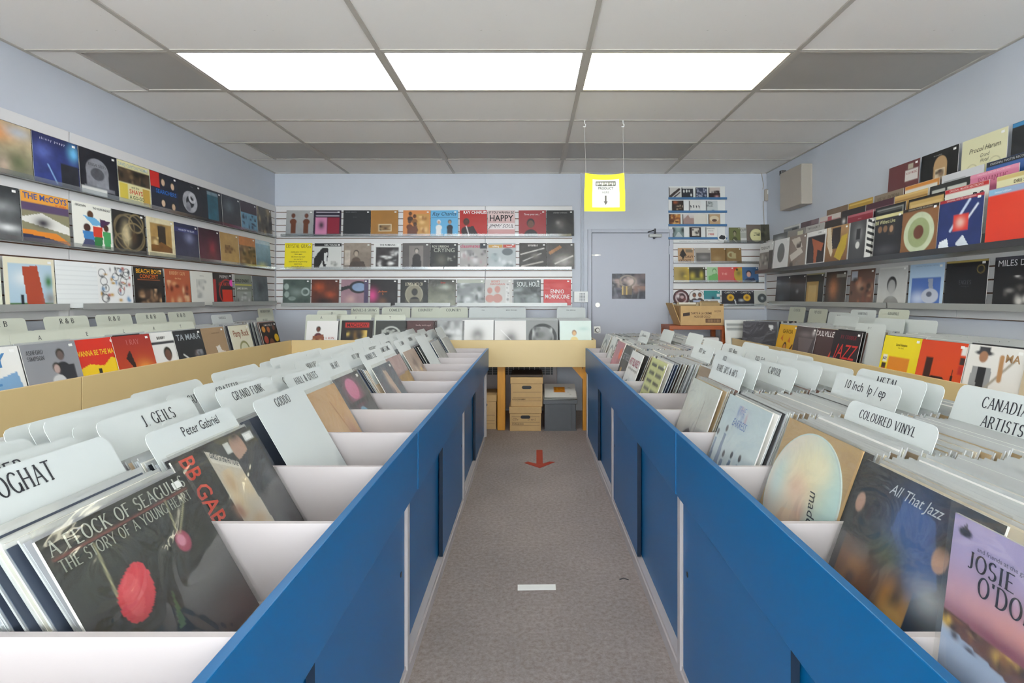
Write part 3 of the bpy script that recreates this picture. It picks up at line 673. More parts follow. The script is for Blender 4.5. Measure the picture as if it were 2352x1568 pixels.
# ------------------------------------------------------------------ sleeves on the end wall
GB = 'sleeves shown on the end wall'
BX = [[655, 719, 787, 851, 925, 989, 1056, 1120, 1192, 1256], [652, 720, 788, 857, 924, 988, 1056, 1122, 1193, 1257], [648, 714, 782, 849, 919, 983, 1050, 1114, 1180, 1249]]
BW = [
 [('silver-grey sleeve with two brown figures facing each other', 'g a9a8a4 96999a;f 26 22 13 6a3a24 6a3a24 5a3020;r 18 45 36 90 6a3a24;f 74 22 13 6a3a24 6a3a24 5a3020;r 64 45 82 90 6a3a24;n .1 5'),
  ('dark purple sleeve with a pink square and a crimson square', 'b 24182e;r 8 6 92 9 d8d0d8;r 8 20 92 23 d8d0d8;r 6 28 48 96 d084a8;s 28 58 14 20 3a2a3a;r 50 28 94 92 8a1630'),
  ('plain black sleeve with small grey type at its top', 'b 26282b;n .1 4;t 28 7 4 8a8c8e s 40 BLACK SABBATH;t 42 26 3 6a6c6e s 20 side one'),
  ('tan-brown sleeve with a small pale photo low down', 'b a5732f;r 28 54 76 82 e0d2ac;r 31 57 73 79 8a6a44;v 32 58 72 78 6 5 3a2a1c b09468;n .08 4'),
  ('orange sleeve with four dark standing figures', 'b d88a4a;r 48 14 96 94 c9964e;f 26 14 11 5a3420 4a2c1c;f 42 24 11 5a3420 8a5a2c;f 24 44 12 5a3420 6a3a20;f 44 56 12 5a3420 5a3018;r 16 62 52 98 6a3a22;v 56 22 90 88 8 8 e8c080 a06a30'),
  ('light blue sleeve with script title and two suited figures', 'b 66b0da;f 30 46 12 c8a080 e8e8e4 efefef;r 20 66 38 98 e8e8e4;f 70 46 12 b08868 20242c 20242c;r 60 66 80 98 20242c;t 50 13 15 24324a i 90 Ray Charles;l 4 27 96 27 1.5 3a5a7a'),
  ('red sleeve with white capitals over a dark leaning figure', 'b b5221c;f 24 46 20 5a2a1a 241416;q 10 70 50 60 70 100 10 100 241416;l 24 62 34 98 3 e8e0e0;t 56 8 11 f2f0ee B 86 RAY CHARLES'),
  ('pale pink sleeve with big black HAPPY lettering', 'g d8c2be c98f8c;t 50 8 9 2a1c1c B 92 IF YOU WANNA BE;t 50 30 24 1d1a1a B 88 HAPPY;r 0 50 100 74 e6dedc;t 50 61 14 1d2024 i 90 JIMMY SOUL'),
  ('red sleeve with a large dark portrait and white quotation', 'b 9c3034;f 44 52 26 6a4636 2a2426 1c1214;t 50 15 8 e8dcd8 i 92 "love you so..."'),
  ('black sleeve with a dim grey hand-like shape', 'b 1c1c1e;s 50 55 24 26 5a5654;s 42 48 9 9 8a8684;n .3 6;t 50 9 5 b8b6b2 s 80 chamber orchestra')],
 [('bright yellow sleeve filled with lines of dark type', 'b f0dc1c;t 50 12 13 7a6420 S 92 CRYSTAL GRASS;' + ';'.join('t 50 %d 4.6 4a4020 B %d %s' % (34 + i * 9.5, w, s) for i, (w, s) in enumerate(((78, 'crystal grass orchestra'), (52, 'dance again'), (62, 'the love in my heart'), (50, 'you can be it'), (84, 'some words are gone away'), (60, 'never more'), (70, 'here in the old sun'))))),
  ('white sleeve with a black inked horse head', 'b d3d3cd;r 0 0 100 13 1a1a1a;q 12 40 30 18 50 20 52 46 44 90 34 92 30 70 18 96 0 96 0 60 1c1c1c;q 36 40 48 36 46 82 38 80 d8d8d4;v 62 70 96 94 6 5 8a8a84 b4b4ae;t 60 7 6 e8e8e4 B 66 NEIL YOUNG'),
  ('sepia sleeve of someone seated by a curtain', 'g 9c8e80 7c6f64;f 46 40 17 b8a694 5c4c40 3a2e26;r 4 28 24 86 c0b4a6;q 28 72 74 72 84 98 18 98 4c4038;n .25 7'),
  ('white-edged sleeve of stark black and white band faces', 'b e2e2de;r 8 16 92 92 3a3434;v 10 18 90 90 22 9 f0f0ec 141414 c8c4c0 2a2424;t 50 7 7 303030 B 60 THE REMAINS'),
  ('grey sleeve framing a tall dark standing portrait', 'b 5d5855;r 24 10 76 94 857d78;f 52 30 14 bdb0a6 2c2826;q 38 52 66 52 70 94 34 94 2c2826;n .12 5'),
  ('black sleeve with large grey letters of one word across its top', 'b 232321;s 40 66 24 26 5a5a4e;n .3 6;t 36 13 8 c8c8b8 B 60 ROY ORBISON;t 50 27 16 a8aa9c B 84 CRYING;v 52 50 92 80 6 4 8a8a80'),
  ('silvery sleeve with a pink title and small dark picture', 'b aaa6a2;r 74 0 100 22 20242c;v 4 26 96 96 20 9 d8d6d4 6a6866 b09a9a 8c8a88;t 38 11 13 c04a68 B 72 classmates'),
  ('grey-white sleeve with an orange and red title strip', 'b b4bcbc;r 0 6 52 18 c89a4a;r 54 6 100 18 c0402c;e 70 34 20 14 6a7276;v 4 40 96 96 16 9 d8dcdc 7a8486 a8b4b4;t 27 12 7 f0ece0 B 44 talking;t 77 12 7 f4e8e0 B 40 heads'),
  ('black sleeve with streaks of white light under a white name', 'b 3a3631;l 6 44 90 20 4 d8d4cc;l 14 70 80 40 3 c8c4bc;l 10 90 86 72 5 b8b2a8;s 58 50 16 12 807a70;n .35 7;t 50 9 8 e8e4dc S 80 MAMMA'),
  ('smoky brown-grey sleeve with a slanting tan shape', 'b 4c4844;q 4 36 48 8 56 16 12 46 a5744a;s 60 68 40 26 a8a29a;l 30 80 94 50 5 d4d0c8;n .3 6')],
 [('grey-green sleeve of soft round bubbles', 'b 4c5a54;e 12 28 9 12 9aa8a0;e 14 58 9 12 9aa8a0;a 82 48 13 6 a8b4ae;e 34 74 14 8 87958d;n .3 6;s 50 50 30 20 7f8c85'),
  ('dark orange and black sleeve of glowing haze', 'b 5a2a1c;s 28 30 24 22 b05028;s 70 60 26 18 a84c2a;s 46 84 40 16 2a1816;n .4 6'),
  ('mauve sleeve with close-up dark spectacles', 'b 9c7a84;e 64 30 34 24 16161c;e 66 30 26 16 8aa0c0;q 0 30 34 22 34 34 0 46 1c1c22;s 34 78 24 20 c8a4a0;r 84 0 100 100 4a3c5c;n .15 5'),
  ('black sleeve with pink glow and small orange script', 'b 1e181a;s 8 62 22 30 d84a8a;s 46 84 18 16 6a4430;s 82 60 16 22 2c2424;t 46 46 8 d8743a i 42 Jackson;t 46 56 8 d8743a s 8 5'),
  ('black sleeve with a pale circle holding a dark profile', 'b 22241f;e 50 58 32 38 c4bca0;e 50 58 30 36 8f8a76;f 52 50 20 2c2a28 1c1c1c;r 18 76 82 88 8f8a76 .3;t 50 18 11 e4dcc0 S 66 LENNY WELCH'),
  ('hazy grey-olive sleeve with a small red word', 'g 3c3a32 8a8c78;s 60 30 24 12 b8bcac;n .35 6;t 54 12 7 b03a2c B 22 fever'),
  ('silver crumpled sleeve with no title', 'b 8a8e8c;v 0 0 100 100 34 10 d4d8d6 5a5e5c a4a8a6 787c7a;r 0 0 100 14 b4b8a8'),
  ('pale sleeve with two salmon silhouettes and film strip edge', 'b c9c6c0;f 18 44 17 c48c80 c48c80 c48c80;f 46 40 19 c48c80 c48c80 c48c80;r 76 14 90 92 dcdad6;v 78 16 88 90 9 4 8a8884;t 40 8 8 d07a6c B 56 BOBBY;t 46 18 8 c87a70 B 72 HAWARAN'),
  ('black crinkled sleeve with bold grey lettering', 'b 4c5250;v 0 30 100 100 16 14 7a827f 2c3130 8f9794;t 54 18 19 d8dedc B 84 SOUL HOLE'),
  ('bright red sleeve with rounded white two-line title', 'b c82626;s 60 25 30 14 dd5a52 .5;t 50 46 16 f4ece8 B 50 ENNIO;t 50 66 16 f4ece8 B 90 MORRICONE')]]
for r in range(3):
    for i, (lab, spec) in enumerate(BW[r]):
        x = (BX[r][i] + 31.0 - VPX) / FPX * 6.05
        sleeve(lab, spec, (x, YB - .052, ZBk[r] + .001), 0, 4, group=GB, tilt=random.uniform(-.6, .6), N=40)

# ------------------------------------------------------------------ tiered display on the other long wall
GR = 'sleeves on the tiered display'
SX = 2.455                                     # front edge of the deep shelf
dsp = empty('display_shelf', (2.58, 3.6, 1.585), 'deep dark-edged shelf with stepped risers under the tiered sleeves', 'shelf')
wpart('shelf_board', MB().box(SX - .02, 1.6, 1.560, XR - .020, 5.75, 1.584), 'grey_metal', dsp)
wpart('front_lip', MB().box(SX - .028, 1.6, 1.560, SX - .02, 5.75, 1.596), 'dark_metal', dsp)
steps = [(2.500, 1.655, 5.72), (2.545, 1.715, 5.55), (2.590, 1.775, 5.0), (2.640, 1.962, 3.97)]
prev = 1.584
for k, (xs, zs, yend) in enumerate(steps):
    wpart('riser_step', MB().box(xs, 1.6, 1.584, steps[k + 1][0] if k < 3 else XR - .020, yend, zs - .001), 'grey_metal', dsp)
def on_right(tier, y0, label, spec, lean=None, **k):
    if tier == 0: loc = (SX + .0, y0, 1.5855); ln = 5
    else:
        xs, zs, _ = steps[tier - 1]; loc = (xs + .004, y0, zs + .0005); ln = (4, 4, 4, 4)[tier - 1]
    return sleeve(label, spec, loc, -90, lean or ln, group=GR, N=k.pop('N', 56), **k)
RW0 = [
 (5.52, 'pale sleeve with black headline over a grey street photo', 'b d6d4d0;r 0 34 70 100 77726e;v 0 36 68 98 10 8 3a3838 a8a29c;r 70 30 100 100 3a3838;t 40 18 10 3a3838 B 66 TOUGH GUYS'),
 (5.19, 'white sleeve with a grey blob in the middle', 'b dedddb;e 50 46 24 32 5f6060;n .06 4'),
 (4.87, 'brown and cream sleeve of slanting winged shapes', 'b 8a7a70;q 10 10 60 6 80 40 50 46 cfc4b8;q 6 60 70 40 86 56 20 80 cfc6bc;v 30 20 70 40 5 8 4a3a34;v 0 80 100 100 6 9 4a403a 8a8078'),
 (4.55, 'white-edged dark sleeve with an orange-brown arm', 'b e4e2de;r 6 14 94 94 2a2224;q 26 20 88 40 80 62 60 56 58 94 44 94 40 52 a85a38;t 66 7 5 555555 s 50 CARR'),
 (4.24, 'brown sleeve with a yellow cloth shape', 'g b08a5c 7a5230;r 28 4 66 62 2a2020;q 72 30 96 26 92 64 72 96 44 84 c4a832;q 4 0 20 0 36 70 30 84 8 50 d8c8ac;n .12 6'),
 (3.92, 'grey sleeve with a white-bordered animal-like mask and zebra strip', 'b 4a4a4c;r 70 0 100 100 e6e6e2;' + ';'.join('q 72 %d 98 %d 98 %d 72 %d 1c1c1c' % (y, y + 9, y + 16, y + 7) for y in range(0, 90, 15)) + ';s 38 34 20 26 8f8f90;e 38 62 8 9 e0e0dc;r 30 20 46 48 232325;r 0 0 3 100 e6e6e2;r 67 0 70 100 e6e6e2'),
 (3.60, 'black sleeve with a cream band and small framed faces', 'b 25252a;r 0 0 100 8 d9d29a;e 28 34 7 8 8a6a50;e 46 34 7 8 8a6a50;r 56 26 76 50 3c3630;e 66 36 6 8 b08a6c;s 50 84 40 14 4a4a50;n .12 5;t 44 17 9 d0cfa0 B 66 Bill Withers Live'),
 (3.26, 'wood-brown sleeve with a pale green ornate disc', 'b 8a5f3c;r 0 0 100 7 24221e;e 50 56 42 44 c3cdae;e 50 56 30 32 9aa678;e 50 55 14 15 6a4030;n .12 7;t 50 3.5 3.5 b8b2a0 s 90 ORIGINAL MASTER RECORDING'),
 (2.94, 'dark blue sleeve with white guitar-like lines and a red square', 'b 22346e;l 70 8 30 64 5 c8d8f0;l 88 20 64 50 4 e0e8f8;r 36 34 70 66 d83426;s 52 50 12 12 f0ded0 .7;q 6 84 24 78 30 98 4 100 dfe6ee;q 44 92 60 74 76 98 60 100 d8e0ea;r 0 0 100 6 b82e34;n .15 6;t 50 3 3.5 e8d8d4 s 92 ORIGINAL MASTER RECORDING'),
 (2.60, 'plain scarlet sleeve under a light blue heading strip', 'b e03a24;r 0 0 100 12 7fbcdc;s 60 40 60 50 ea4a30 .4;t 28 7 4 e6eef2 s 40 limited edition'),
 (2.27, 'black sleeve with a thin orange margin beside the scarlet one', 'b 1c1c1e;r 0 0 3 100 c08050;n .2 5')]
RW1 = [
 (1, 5.28, 'dark sleeve with pale clouds, second tier by the corner', 'b 4a4a4c;s 50 22 40 14 b0b2b0;n .2 5'),
 (1, 4.96, 'grey-brown sleeve peeping over the winged-shape sleeve', 'g 8f8880 4a423e;r 60 8 92 24 c8c4a8'),
 (1, 4.63, 'grey sleeve with a strip of small photos and wide-set capitals', 'b b4b0aa;r 8 20 92 60 55585c;v 10 22 90 58 8 8 d0d2d0 2c2e30;t 46 9 6 3a3838 B 76 T A P E / B U R S T'),
 (1, 4.30, 'dark chocolate sleeve peeping over the yellow cloth sleeve', 'b 32261f;s 86 12 8 8 d8d4d0'),
 (1, 3.98, 'crimson sleeve peeping over the zebra-strip sleeve', 'b 8a2232;r 0 0 100 6 b0606a;t 50 14 4 d0a0a0 s 60 stereo'),
 (1, 3.64, 'black sleeve with a thin silver frame behind the framed-faces sleeve', 'b 1d1d1f;r 6 6 94 10 8a8c88;r 12 12 88 14 6a6c68;r 90 6 94 60 8a8c88'),
 (1, 3.30, 'gold-bordered sleeve peeping over the ornate disc sleeve', 'b 1c1a18;r 3 6 97 100 c0a060;r 8 14 92 100 d0b478;r 12 20 88 100 b89858'),
 (1, 2.99, 'white sleeve under a red strip of spaced type', 'b dcdcd4;r 0 0 100 9 c0282c;t 50 4.5 4 e8ccc8 B 90 ORIGINAL MASTER RECORDING;t 78 26 18 222222 B 40 RS'),
 (1, 2.63, 'cream sleeve with blue lower half, behind the scarlet sleeve', 'b e2dcb0;r 0 22 100 100 7fbcdc;r 0 0 100 8 cdb878;t 55 15 6 4a4438 B 44 DIRE STRAITS'),
 (2, 5.14, 'sleeve with dim black and white shapes, third tier by the corner', 'b 6a6c6c;r 55 10 88 60 2a2c2e;r 0 0 100 7 d0d0cc;n .2 5'),
 (2, 4.80, 'muted purple-brown sleeve on the third tier', 'b 5c464c;n .2 5;r 60 0 100 14 7a6468'),
 (2, 4.47, 'pale sleeve with pink stripes on the third tier', 'b cfc6be;r 0 14 100 20 b07878;r 40 4 60 22 b05a5c;n .08 5'),
 (2, 4.14, 'near-black sleeve on the third tier below the gold one', 'b 2a2322;n .2 5'),
 (2, 3.82, 'maroon sleeve with pale edge on the third tier', 'b 4a2430;r 0 16 100 22 b0868c'),
 (2, 3.50, 'tan-gold sleeve on the third tier', 'b c39d5c;r 0 12 100 15 8a6a38;r 0 0 100 5 d8b878'),
 (2, 3.17, 'sleeve with a row of small black and white photos on the third tier', 'b 2b2d2d;r 6 10 40 60 b9bcb4;r 46 10 92 60 c4c8c0;v 8 14 90 50 8 6 3a3c3a 8a8e88'),
 (2, 2.86, 'pink sleeve with a row of rose lettering', 'b d67e9c;r 0 0 100 7 e092ac;t 50 3.5 3.5 f0c8d4 s 90 ORIGINAL MASTER RECORDING;t 50 15 10 a8506c S 84 ROMANTIC'),
 (2, 2.50, 'royal blue sleeve beside the pink lettered one', 'b 2c54a0;n .15 5;s 40 18 20 12 5a80c0'),
 (3, 4.44, 'flat brown sleeve on the fourth tier', 'b 77604a;n .12 5'),
 (3, 4.12, 'gold-yellow sleeve on the fourth tier', 'b b08c34;r 4 4 96 8 d8b85c;s 50 24 40 10 c8a448'),
 (3, 3.79, 'taupe sleeve with embossed letters on the fourth tier', 'b 8a7a68;t 50 14 12 6e604e S 84 NEW BORN'),
 (3, 3.46, 'sleeve with white panel under an orange stripe', 'b dcd8cc;r 0 0 100 9 d08a3c;r 94 0 100 100 c08a50'),
 (3, 3.13, 'silver-white sleeve with two thin grey rules', 'b cfd0d4;r 6 14 60 16 7a7c80;r 30 22 94 24 8a8c90'),
 (3, 2.80, 'steel blue sleeve under a black strip of spaced type', 'b 3e64a4;r 0 0 100 10 1c2026;t 50 5 4.4 c8ccd0 s 90 ORIGINAL MASTER RECORDING;t 60 24 4 2a4878 s 40 audio'),
 (4, 3.70, 'plain maroon sleeve with a white label, on the topmost step', 'b 6b3a3c;r 56 20 96 46 d8d2ce;r 64 6 80 18 b8b09c;t 76 28 5 a86a6c B 34 ROXY MUSIC'),
 (4, 3.37, 'black sleeve with an arched tan doorway picture', 'b 17191a;e 54 34 18 22 b8966c;r 36 34 72 98 b8966c;r 41 40 67 90 d8c8ac;v 42 42 66 90 12 6 4a3a30 8a7058;t 46 9 3 b0b0a8 s 46 the symphony'),
 (4, 3.03, 'cream sleeve with flowing script above two faint arched windows', 'b e0dcb6;a 26 66 12 1.5 b4b08c;r 14 66 38 88 d0cca4;a 76 62 12 1.5 b4b08c;r 64 62 88 84 d0cca4;v 10 84 36 96 6 3 222222;v 64 78 92 90 6 3 222222;t 52 26 10 4a4838 i 70 Procol Harum;t 54 40 8 5a5848 i 22 Grand;t 54 50 8 5a5848 i 20 Hotel'),
 (4, 2.69, 'black sleeve with blue top edge and a sky-blue wedge', 'b 20242a;r 0 0 60 8 3a86b8;q 60 30 100 10 100 80 50 100 6ab4dc;s 80 80 30 14 d8dcb8')]
for y, lab, spec in RW0: on_right(0, y + (.11 if y < 3.4 else .08 if y < 3.8 else .04), lab, spec)
for t_, y, lab, spec in RW1: on_right(t_, y + .08, lab, spec, stick=t_ == 4)

GR2 = 'sleeves on the low ledge under the tiered display'
LR2 = [
 (5.50, 'dark slate sleeve nearest the corner on the low ledge', 'g 3a3e46 23252c;s 40 80 40 24 4a5260;n .2 5'),
 (5.20, 'black sleeve with a faint white glint', 'b 1d1d22;s 50 56 10 8 a8aab0 .6;n .3 5'),
 (4.89, 'black sleeve with an upright yellow-tan panel', 'b 191815;r 6 26 72 100 b5924e;r 16 38 62 90 c8a868;r 0 0 100 4 c0b888;n .08 6'),
 (4.55, 'brown sleeve with an orange hand-like glow', 'b 3e332c;s 40 50 24 36 b8764a;r 52 8 96 18 8f8a80;n .3 7'),
 (4.19, 'brown sleeve of reddish crowded shapes with a small white patch', 'b 6a4a3c;r 4 4 30 30 b8bcc4;v 4 20 96 96 26 10 a86a4c 2c211c c09478 7a4a38'),
 (3.84, 'white sleeve with a black and white portrait', 'b c9c8c3;f 50 48 30 a8a7a3 8d8c88 2c2c2c;r 0 0 100 5 e4e3de;s 50 60 14 20 b8b7b3;n .06 6'),
 (3.51, 'pale blue sleeve with a silver guitar-like shape on a sky square', 'b b4cde4;r 8 32 92 98 4a6fb8;s 30 80 30 20 c8d4ea;q 56 34 70 34 72 60 60 60 9aa2b4;e 64 74 24 17 c4c9d6;e 62 70 8 6 5f6678;t 50 5 3.5 8aa0bc s 80 ORIGINAL MASTER RECORDING'),
 (3.19, 'plain black sleeve with small dim silver title', 'b 15171a;r 0 0 100 4 c0aa5c;r 74 10 94 30 1c1c1c;a 84 20 8 1 b09a50;n .08 4;t 50 46 8 5a5c60 S 30 EAGLES;t 50 54 3 4a4c50 s 26 the long run'),
 (2.84, 'black sleeve with thin white capitals and white sparks', 'b 1a1b1d;r 0 0 100 6 4a4852;v 20 36 94 90 14 6 8f8b86 55524e d8d4ce;t 50 12 12 e2e2e0 s 88 MILES DAVIS'),
 (2.51, 'charcoal sleeve next to the thin white capitals one', 'b 2c2d30;n .2 5')]
for y, lab, spec in LR2: sleeve(lab, spec, (XR - .062, y * 1.021, 1.236), -90, 5, group=GR2, N=56)
for k, (a, b) in enumerate(((5.85, 3.92), (3.90, 1.9))):
    ledge('grey metal ledge under the low row of the tiered display wall, %s' % ('by the corner', 'towards the window')[k], -90, oR, a, a + (a - b), 1.2355, .095, 'metal', 'grey metal ledges')

# white plastic holders clipped at the near end of that wall
for k, (Y, z, w) in enumerate(((2.50, 2.03, .16), (2.43, 1.60, .2), (2.40, 1.25, .2))):
    lab = ('white plastic sign holder in front of the topmost step', 'white plastic sign holder on the deep shelf edge', 'white plastic sign holder on the low ledge')[k]
    e = link('sign_holder', MB().prism([(-.0, 0), (.05, 0), (.055, .05), (.05, .055), (.02, .05)], 'y', -w / 2, w / 2).mesh('sign_holder', 'white_plastic'))
    e.matrix_basis = Matrix.Translation((2.40 if k else 2.55, Y, z)); tag(e, lab, 'sign holder', 'white sign holders'); bevel(e, .004)
# ------------------------------------------------------------------ records standing in the two blue counters
def tint(c, d):
    v = srgb(c); return tuple(np.clip(v * d, 0, 1))
PAL_L = ['20242c', '34405c', '9a9ca0', '6a5a50', 'c4c6c4', 'd9dad6', 'cfd3d6', 'e8e6dc', 'b9bcc0', 'dcd2c0', '8a93a4', '3a4352', 'c7b295', '5f6a80', 'eceae6', 'd5d8da', '2b2b30', 'a08b74', '6d7f95', 'e9e4d4']
PAL_R = ['5a4a3a', '3a3a3a', 'b4aa98', 'a89474', 'dad7ca', 'd0cdc0', 'cbbfa8', 'e6e4de', 'b8a284', 'd6d4cc', 'c9c6bc', 'a8906c', 'e9e7e2', 'dcdad0', '8c7a62', 'd8cbb0', '9a9c98']
_pk = {}
def packed_mesh(pal, i, side):
    """a record in its card sleeve and loose plastic, seen edge-on: card body, darker spine edges, clear flap standing up"""
    k = (id(pal), i, side)
    if k not in _pk:
        c = tuple(srgb(pal[i])); w, h, t = .313, .308, .0045
        m = MB()
        m.box(-w / 2, -t, 0, w / 2, 0, h, 0, c)
        m.box(-w / 2 - .003, -t * .8, .004, w / 2 + .004, -t * .2, h + .007, 1, (.8, .8, .8))
        _pk[k] = m.mesh('packed_record', ['printed_paper', 'film_edge'])
    return _pk[k]
def film_edge():
    m = bpy.data.materials.new('film_edge'); m.use_nodes = True
    nt = m.node_tree; L = nt.links.new; p = nt.nodes['Principled BSDF']
    p.inputs['Base Color'].default_value = (.56, .58, .57, 1); p.inputs['Roughness'].default_value = .3; p.inputs['Alpha'].default_value = .5
    p.inputs['Coat Weight'].default_value = .4
    MATS['film_edge'] = m
film_edge()

LEAN = {-1: 30.0, 1: 20.0}
AZ = {-1: 90, 1: -90}
BINF = {-1: [.80, .545, .60, .64, .645, .675, .62, .66, .655, .64, .62, .60], 1: [.545, .566, .585, .565, .555, .68, .56, .525, .555, .56, .58, .57]}
XEND = {-1: 1.14, 1: 1.20}
CARDH = .394
_cardme = {}
def card_mesh(w, h, m, r=.022, notch=None):
    k = (w, h, m)
    if k not in _cardme:
        pts = [(-w / 2, 0), (w / 2, 0)] + [(w / 2 - r + r * math.cos(R(a)), h - r + r * math.sin(R(a))) for a in (0, 30, 60, 90)] + [(-w / 2 + r - r * math.sin(R(a)), h - r + r * math.cos(R(a))) for a in (0, 30, 60, 90)]
        _cardme[k] = MB().prism(pts, 'y', -.0012, 0).mesh('divider_card', m)
    return _cardme[k]
def card(label, loc, az, lean, w=.312, h=CARDH, lines=(), group=None, m='white_card', th=.030, font='S', color='2a2c33', drop=.030, fit=.26, off=0.0, sx=.8, tilt=0.0):
    o = link('divider_card', card_mesh(w, h, m), None, pose(loc, az, lean, tilt))
    tag(o, label, 'divider card', group)
    if lines:
        mb = MB()
        for i, tx in enumerate(lines): letters(mb, tx, off, h - drop - i * th * 1.35, th * .82, color, -.0020, font, sx, 0, fit)
        part('lettering', mb, 'printed_letters', o)
    return o
def bin_y(i): return (ZB[i] + ZB[i + 1]) / 2
binname = {-1: ['the bin closest to the shop window', 'the bin of the tulip-red sleeve', 'the bin of the sleeve with orange capitals', 'the bin fronted by a blank white card', 'the bin of the sandy tan sleeve',
               'the bin of the pink and blue-disc sleeve', 'the bin of the slate sleeve with the pale figure', 'the bin of the mauve and ochre sleeve', 'the bin of the ochre-flecked sleeve', 'the bin of the clear grey sleeve', 'the bin of the grey cloudy sleeve', 'the last bin before the end wall'],
           1: ['the bin of the lilac sunset sleeve', 'the bin of the stage-lights sleeve', 'the bin of the round picture record', 'the bin of the pale sky-blue sleeve', 'the bin of the cream sleeve with dark shapes', 'the bin behind the cream sleeve',
               'the bin of the lime striped sleeve', 'the bin of the white sleeve with crimson title', 'the bin of the dark sleeve with yellow flecks', 'the bin of the dusty pink sleeve', 'the bin of the black and white lettered sleeve', 'the bin at the far door end']}
cname = {-1: 'counter across from the door', 1: 'counter on the door side'}
# cards: bin, distance of the text from the aisle centre, lines, options
CARDS = {-1: [
  (1, .835, ['FOGHAT'], dict(th=.043, sx=.66, off=-.033, label='white card in the tulip-red bin with six big capitals ending in HAT')),
  (1, .892, ['FOREIGNER'], dict(th=.043, sx=.66, off=-.045, label='white card just behind the HAT one, its capitals half hidden')),
  (2, .90, ['J. GEILS'], dict(th=.034, off=.02, h=.408, label='white card reading an initial J and five capitals')),
  (2, .797, ['Peter Gabriel'], dict(font='s', th=.030, h=.378, drop=.024, off=.02, sx=.75, label='white card with a plain upper and lower case name, behind the orange capitals sleeve')),
  (3, .925, ['GRATEFUL'], dict(th=.030, h=.42, label='white card of eight capitals, mostly hidden behind the FUNK one')),
  (3, .865, ['GRAND FUNK'], dict(th=.032, h=.408, label='white card with two capital words, the second FUNK')),
  (3, 1.00, ['GUESS WHO'], dict(th=.032, label='white card at the back of its bin starting with GU')),
  (4, .890, ['G. HARRISON'], dict(th=.032, label='white card with initial G and a long capital name')),
  (4, .797, ['HALL & OATES'], dict(th=.032, label='white card with an ampersand between two capital names')),
  (5, .975, ['HOLLIES'], dict(th=.032, label='white card with seven capitals beginning HOLL')),
  (5, .885, ['JIMI HENDRIX'], dict(th=.032, label='white card with two capital words ending in X')),
  (5, .825, ['HEART'], dict(th=.032, label='white card of five capitals right above the pink and blue-disc sleeve')),
  (6, .90, ['HOT TUNA'], dict(th=.030, label='white card reading two short words HOT and another')),
  (6, .825, ['HUMBLE PIE'], dict(th=.034, label='white card of two words ending in PIE')),
  (7, .925, ['JEFFERSON'], dict(th=.034, label='white card of nine capitals ending in SON')),
  (7, .825, ['JAMES GANG'], dict(th=.034, label='white card ending in the word GANG')),
  (8, .94, ['JETHRO'], dict(th=.032, label='white card of six capitals, further along')),
  (8, .85, ['E. JOHN'], dict(th=.032, label='white card with an initial E and a short name')),
  (9, .88, ['JOURNEY'], dict(th=.034, label='white card of seven capitals ending in NEY')),
  (10, .84, ['KANSAS'], dict(th=.034, label='white card of six capitals starting KAN, near the end wall')),
 ], 1: [
  (2, .845, ['COLOURED VINYL'], dict(th=.026, h=.366, drop=.028, font='S', sx=1.0, fit=.2, label='white card reading COLOURED VINYL')),
  (2, 1.14, ['CANADIAN', 'ARTISTS'], dict(th=.034, label='white card reading CANADIAN ARTISTS on two lines', drop=.035, h=.41)),
  (3, 1.02, ['10 Inch  lp / ep'], dict(font='s', th=.036, sx=.8, label='white card reading 10 Inch lp / ep', h=.39)),
  (3, 1.09, ['METAL'], dict(th=.036, label='white card half hidden behind the 10 Inch one', h=.405)),
  (4, .735, ["RARE 50'S & 60'S"], dict(th=.030, label='white card reading rare fifties and sixties')),
  (4, .915, ['CAPITOL'], dict(th=.030, label='white card of seven capitals over a small number', h=.39)),
  (5, .873, ['RSD  R&B'], dict(font='s', th=.026, label='white card reading RSD R&B')),
  (5, 1.02, ['RSD  Folk'], dict(font='s', th=.026, label='white card reading RSD Folk')),
  (6, .883, ['RSD  Jazz'], dict(font='s', th=.028, label='white card reading RSD Jazz')),
  (6, 1.04, ['RSD  Blues'], dict(font='s', th=.026, label='white card reading RSD Blues')),
  (9, .825, ['All Favourites'], dict(font='s', th=.026, label='white card with small type near the far door end')),
 ]}
BLANK = {-1: [(1, (.935, .985, 1.03)), (2, (.96, 1.0, 1.05, 1.09)), (3, (1.05, 1.09)), (4, (.97, 1.02, 1.06, 1.10)), (5, (1.04, 1.08, 1.12)), (6, (.96, 1.02, 1.08, 1.12)), (7, (.99, 1.05, 1.10)), (8, (1.0, 1.05, 1.10)),
              (9, (.80, .94, 1.02, 1.10)), (10, (.92, 1.0, 1.08)), (11, (.80, .86, .95, 1.05))],
         1: [(3, (1.14,)), (4, (.80, 1.00)), (5, (1.10, 1.16)), (6, (1.15,)), (7, (1.06,)), (8, (1.08,)), (9, (1.0,)), (4, (1.10,))]}
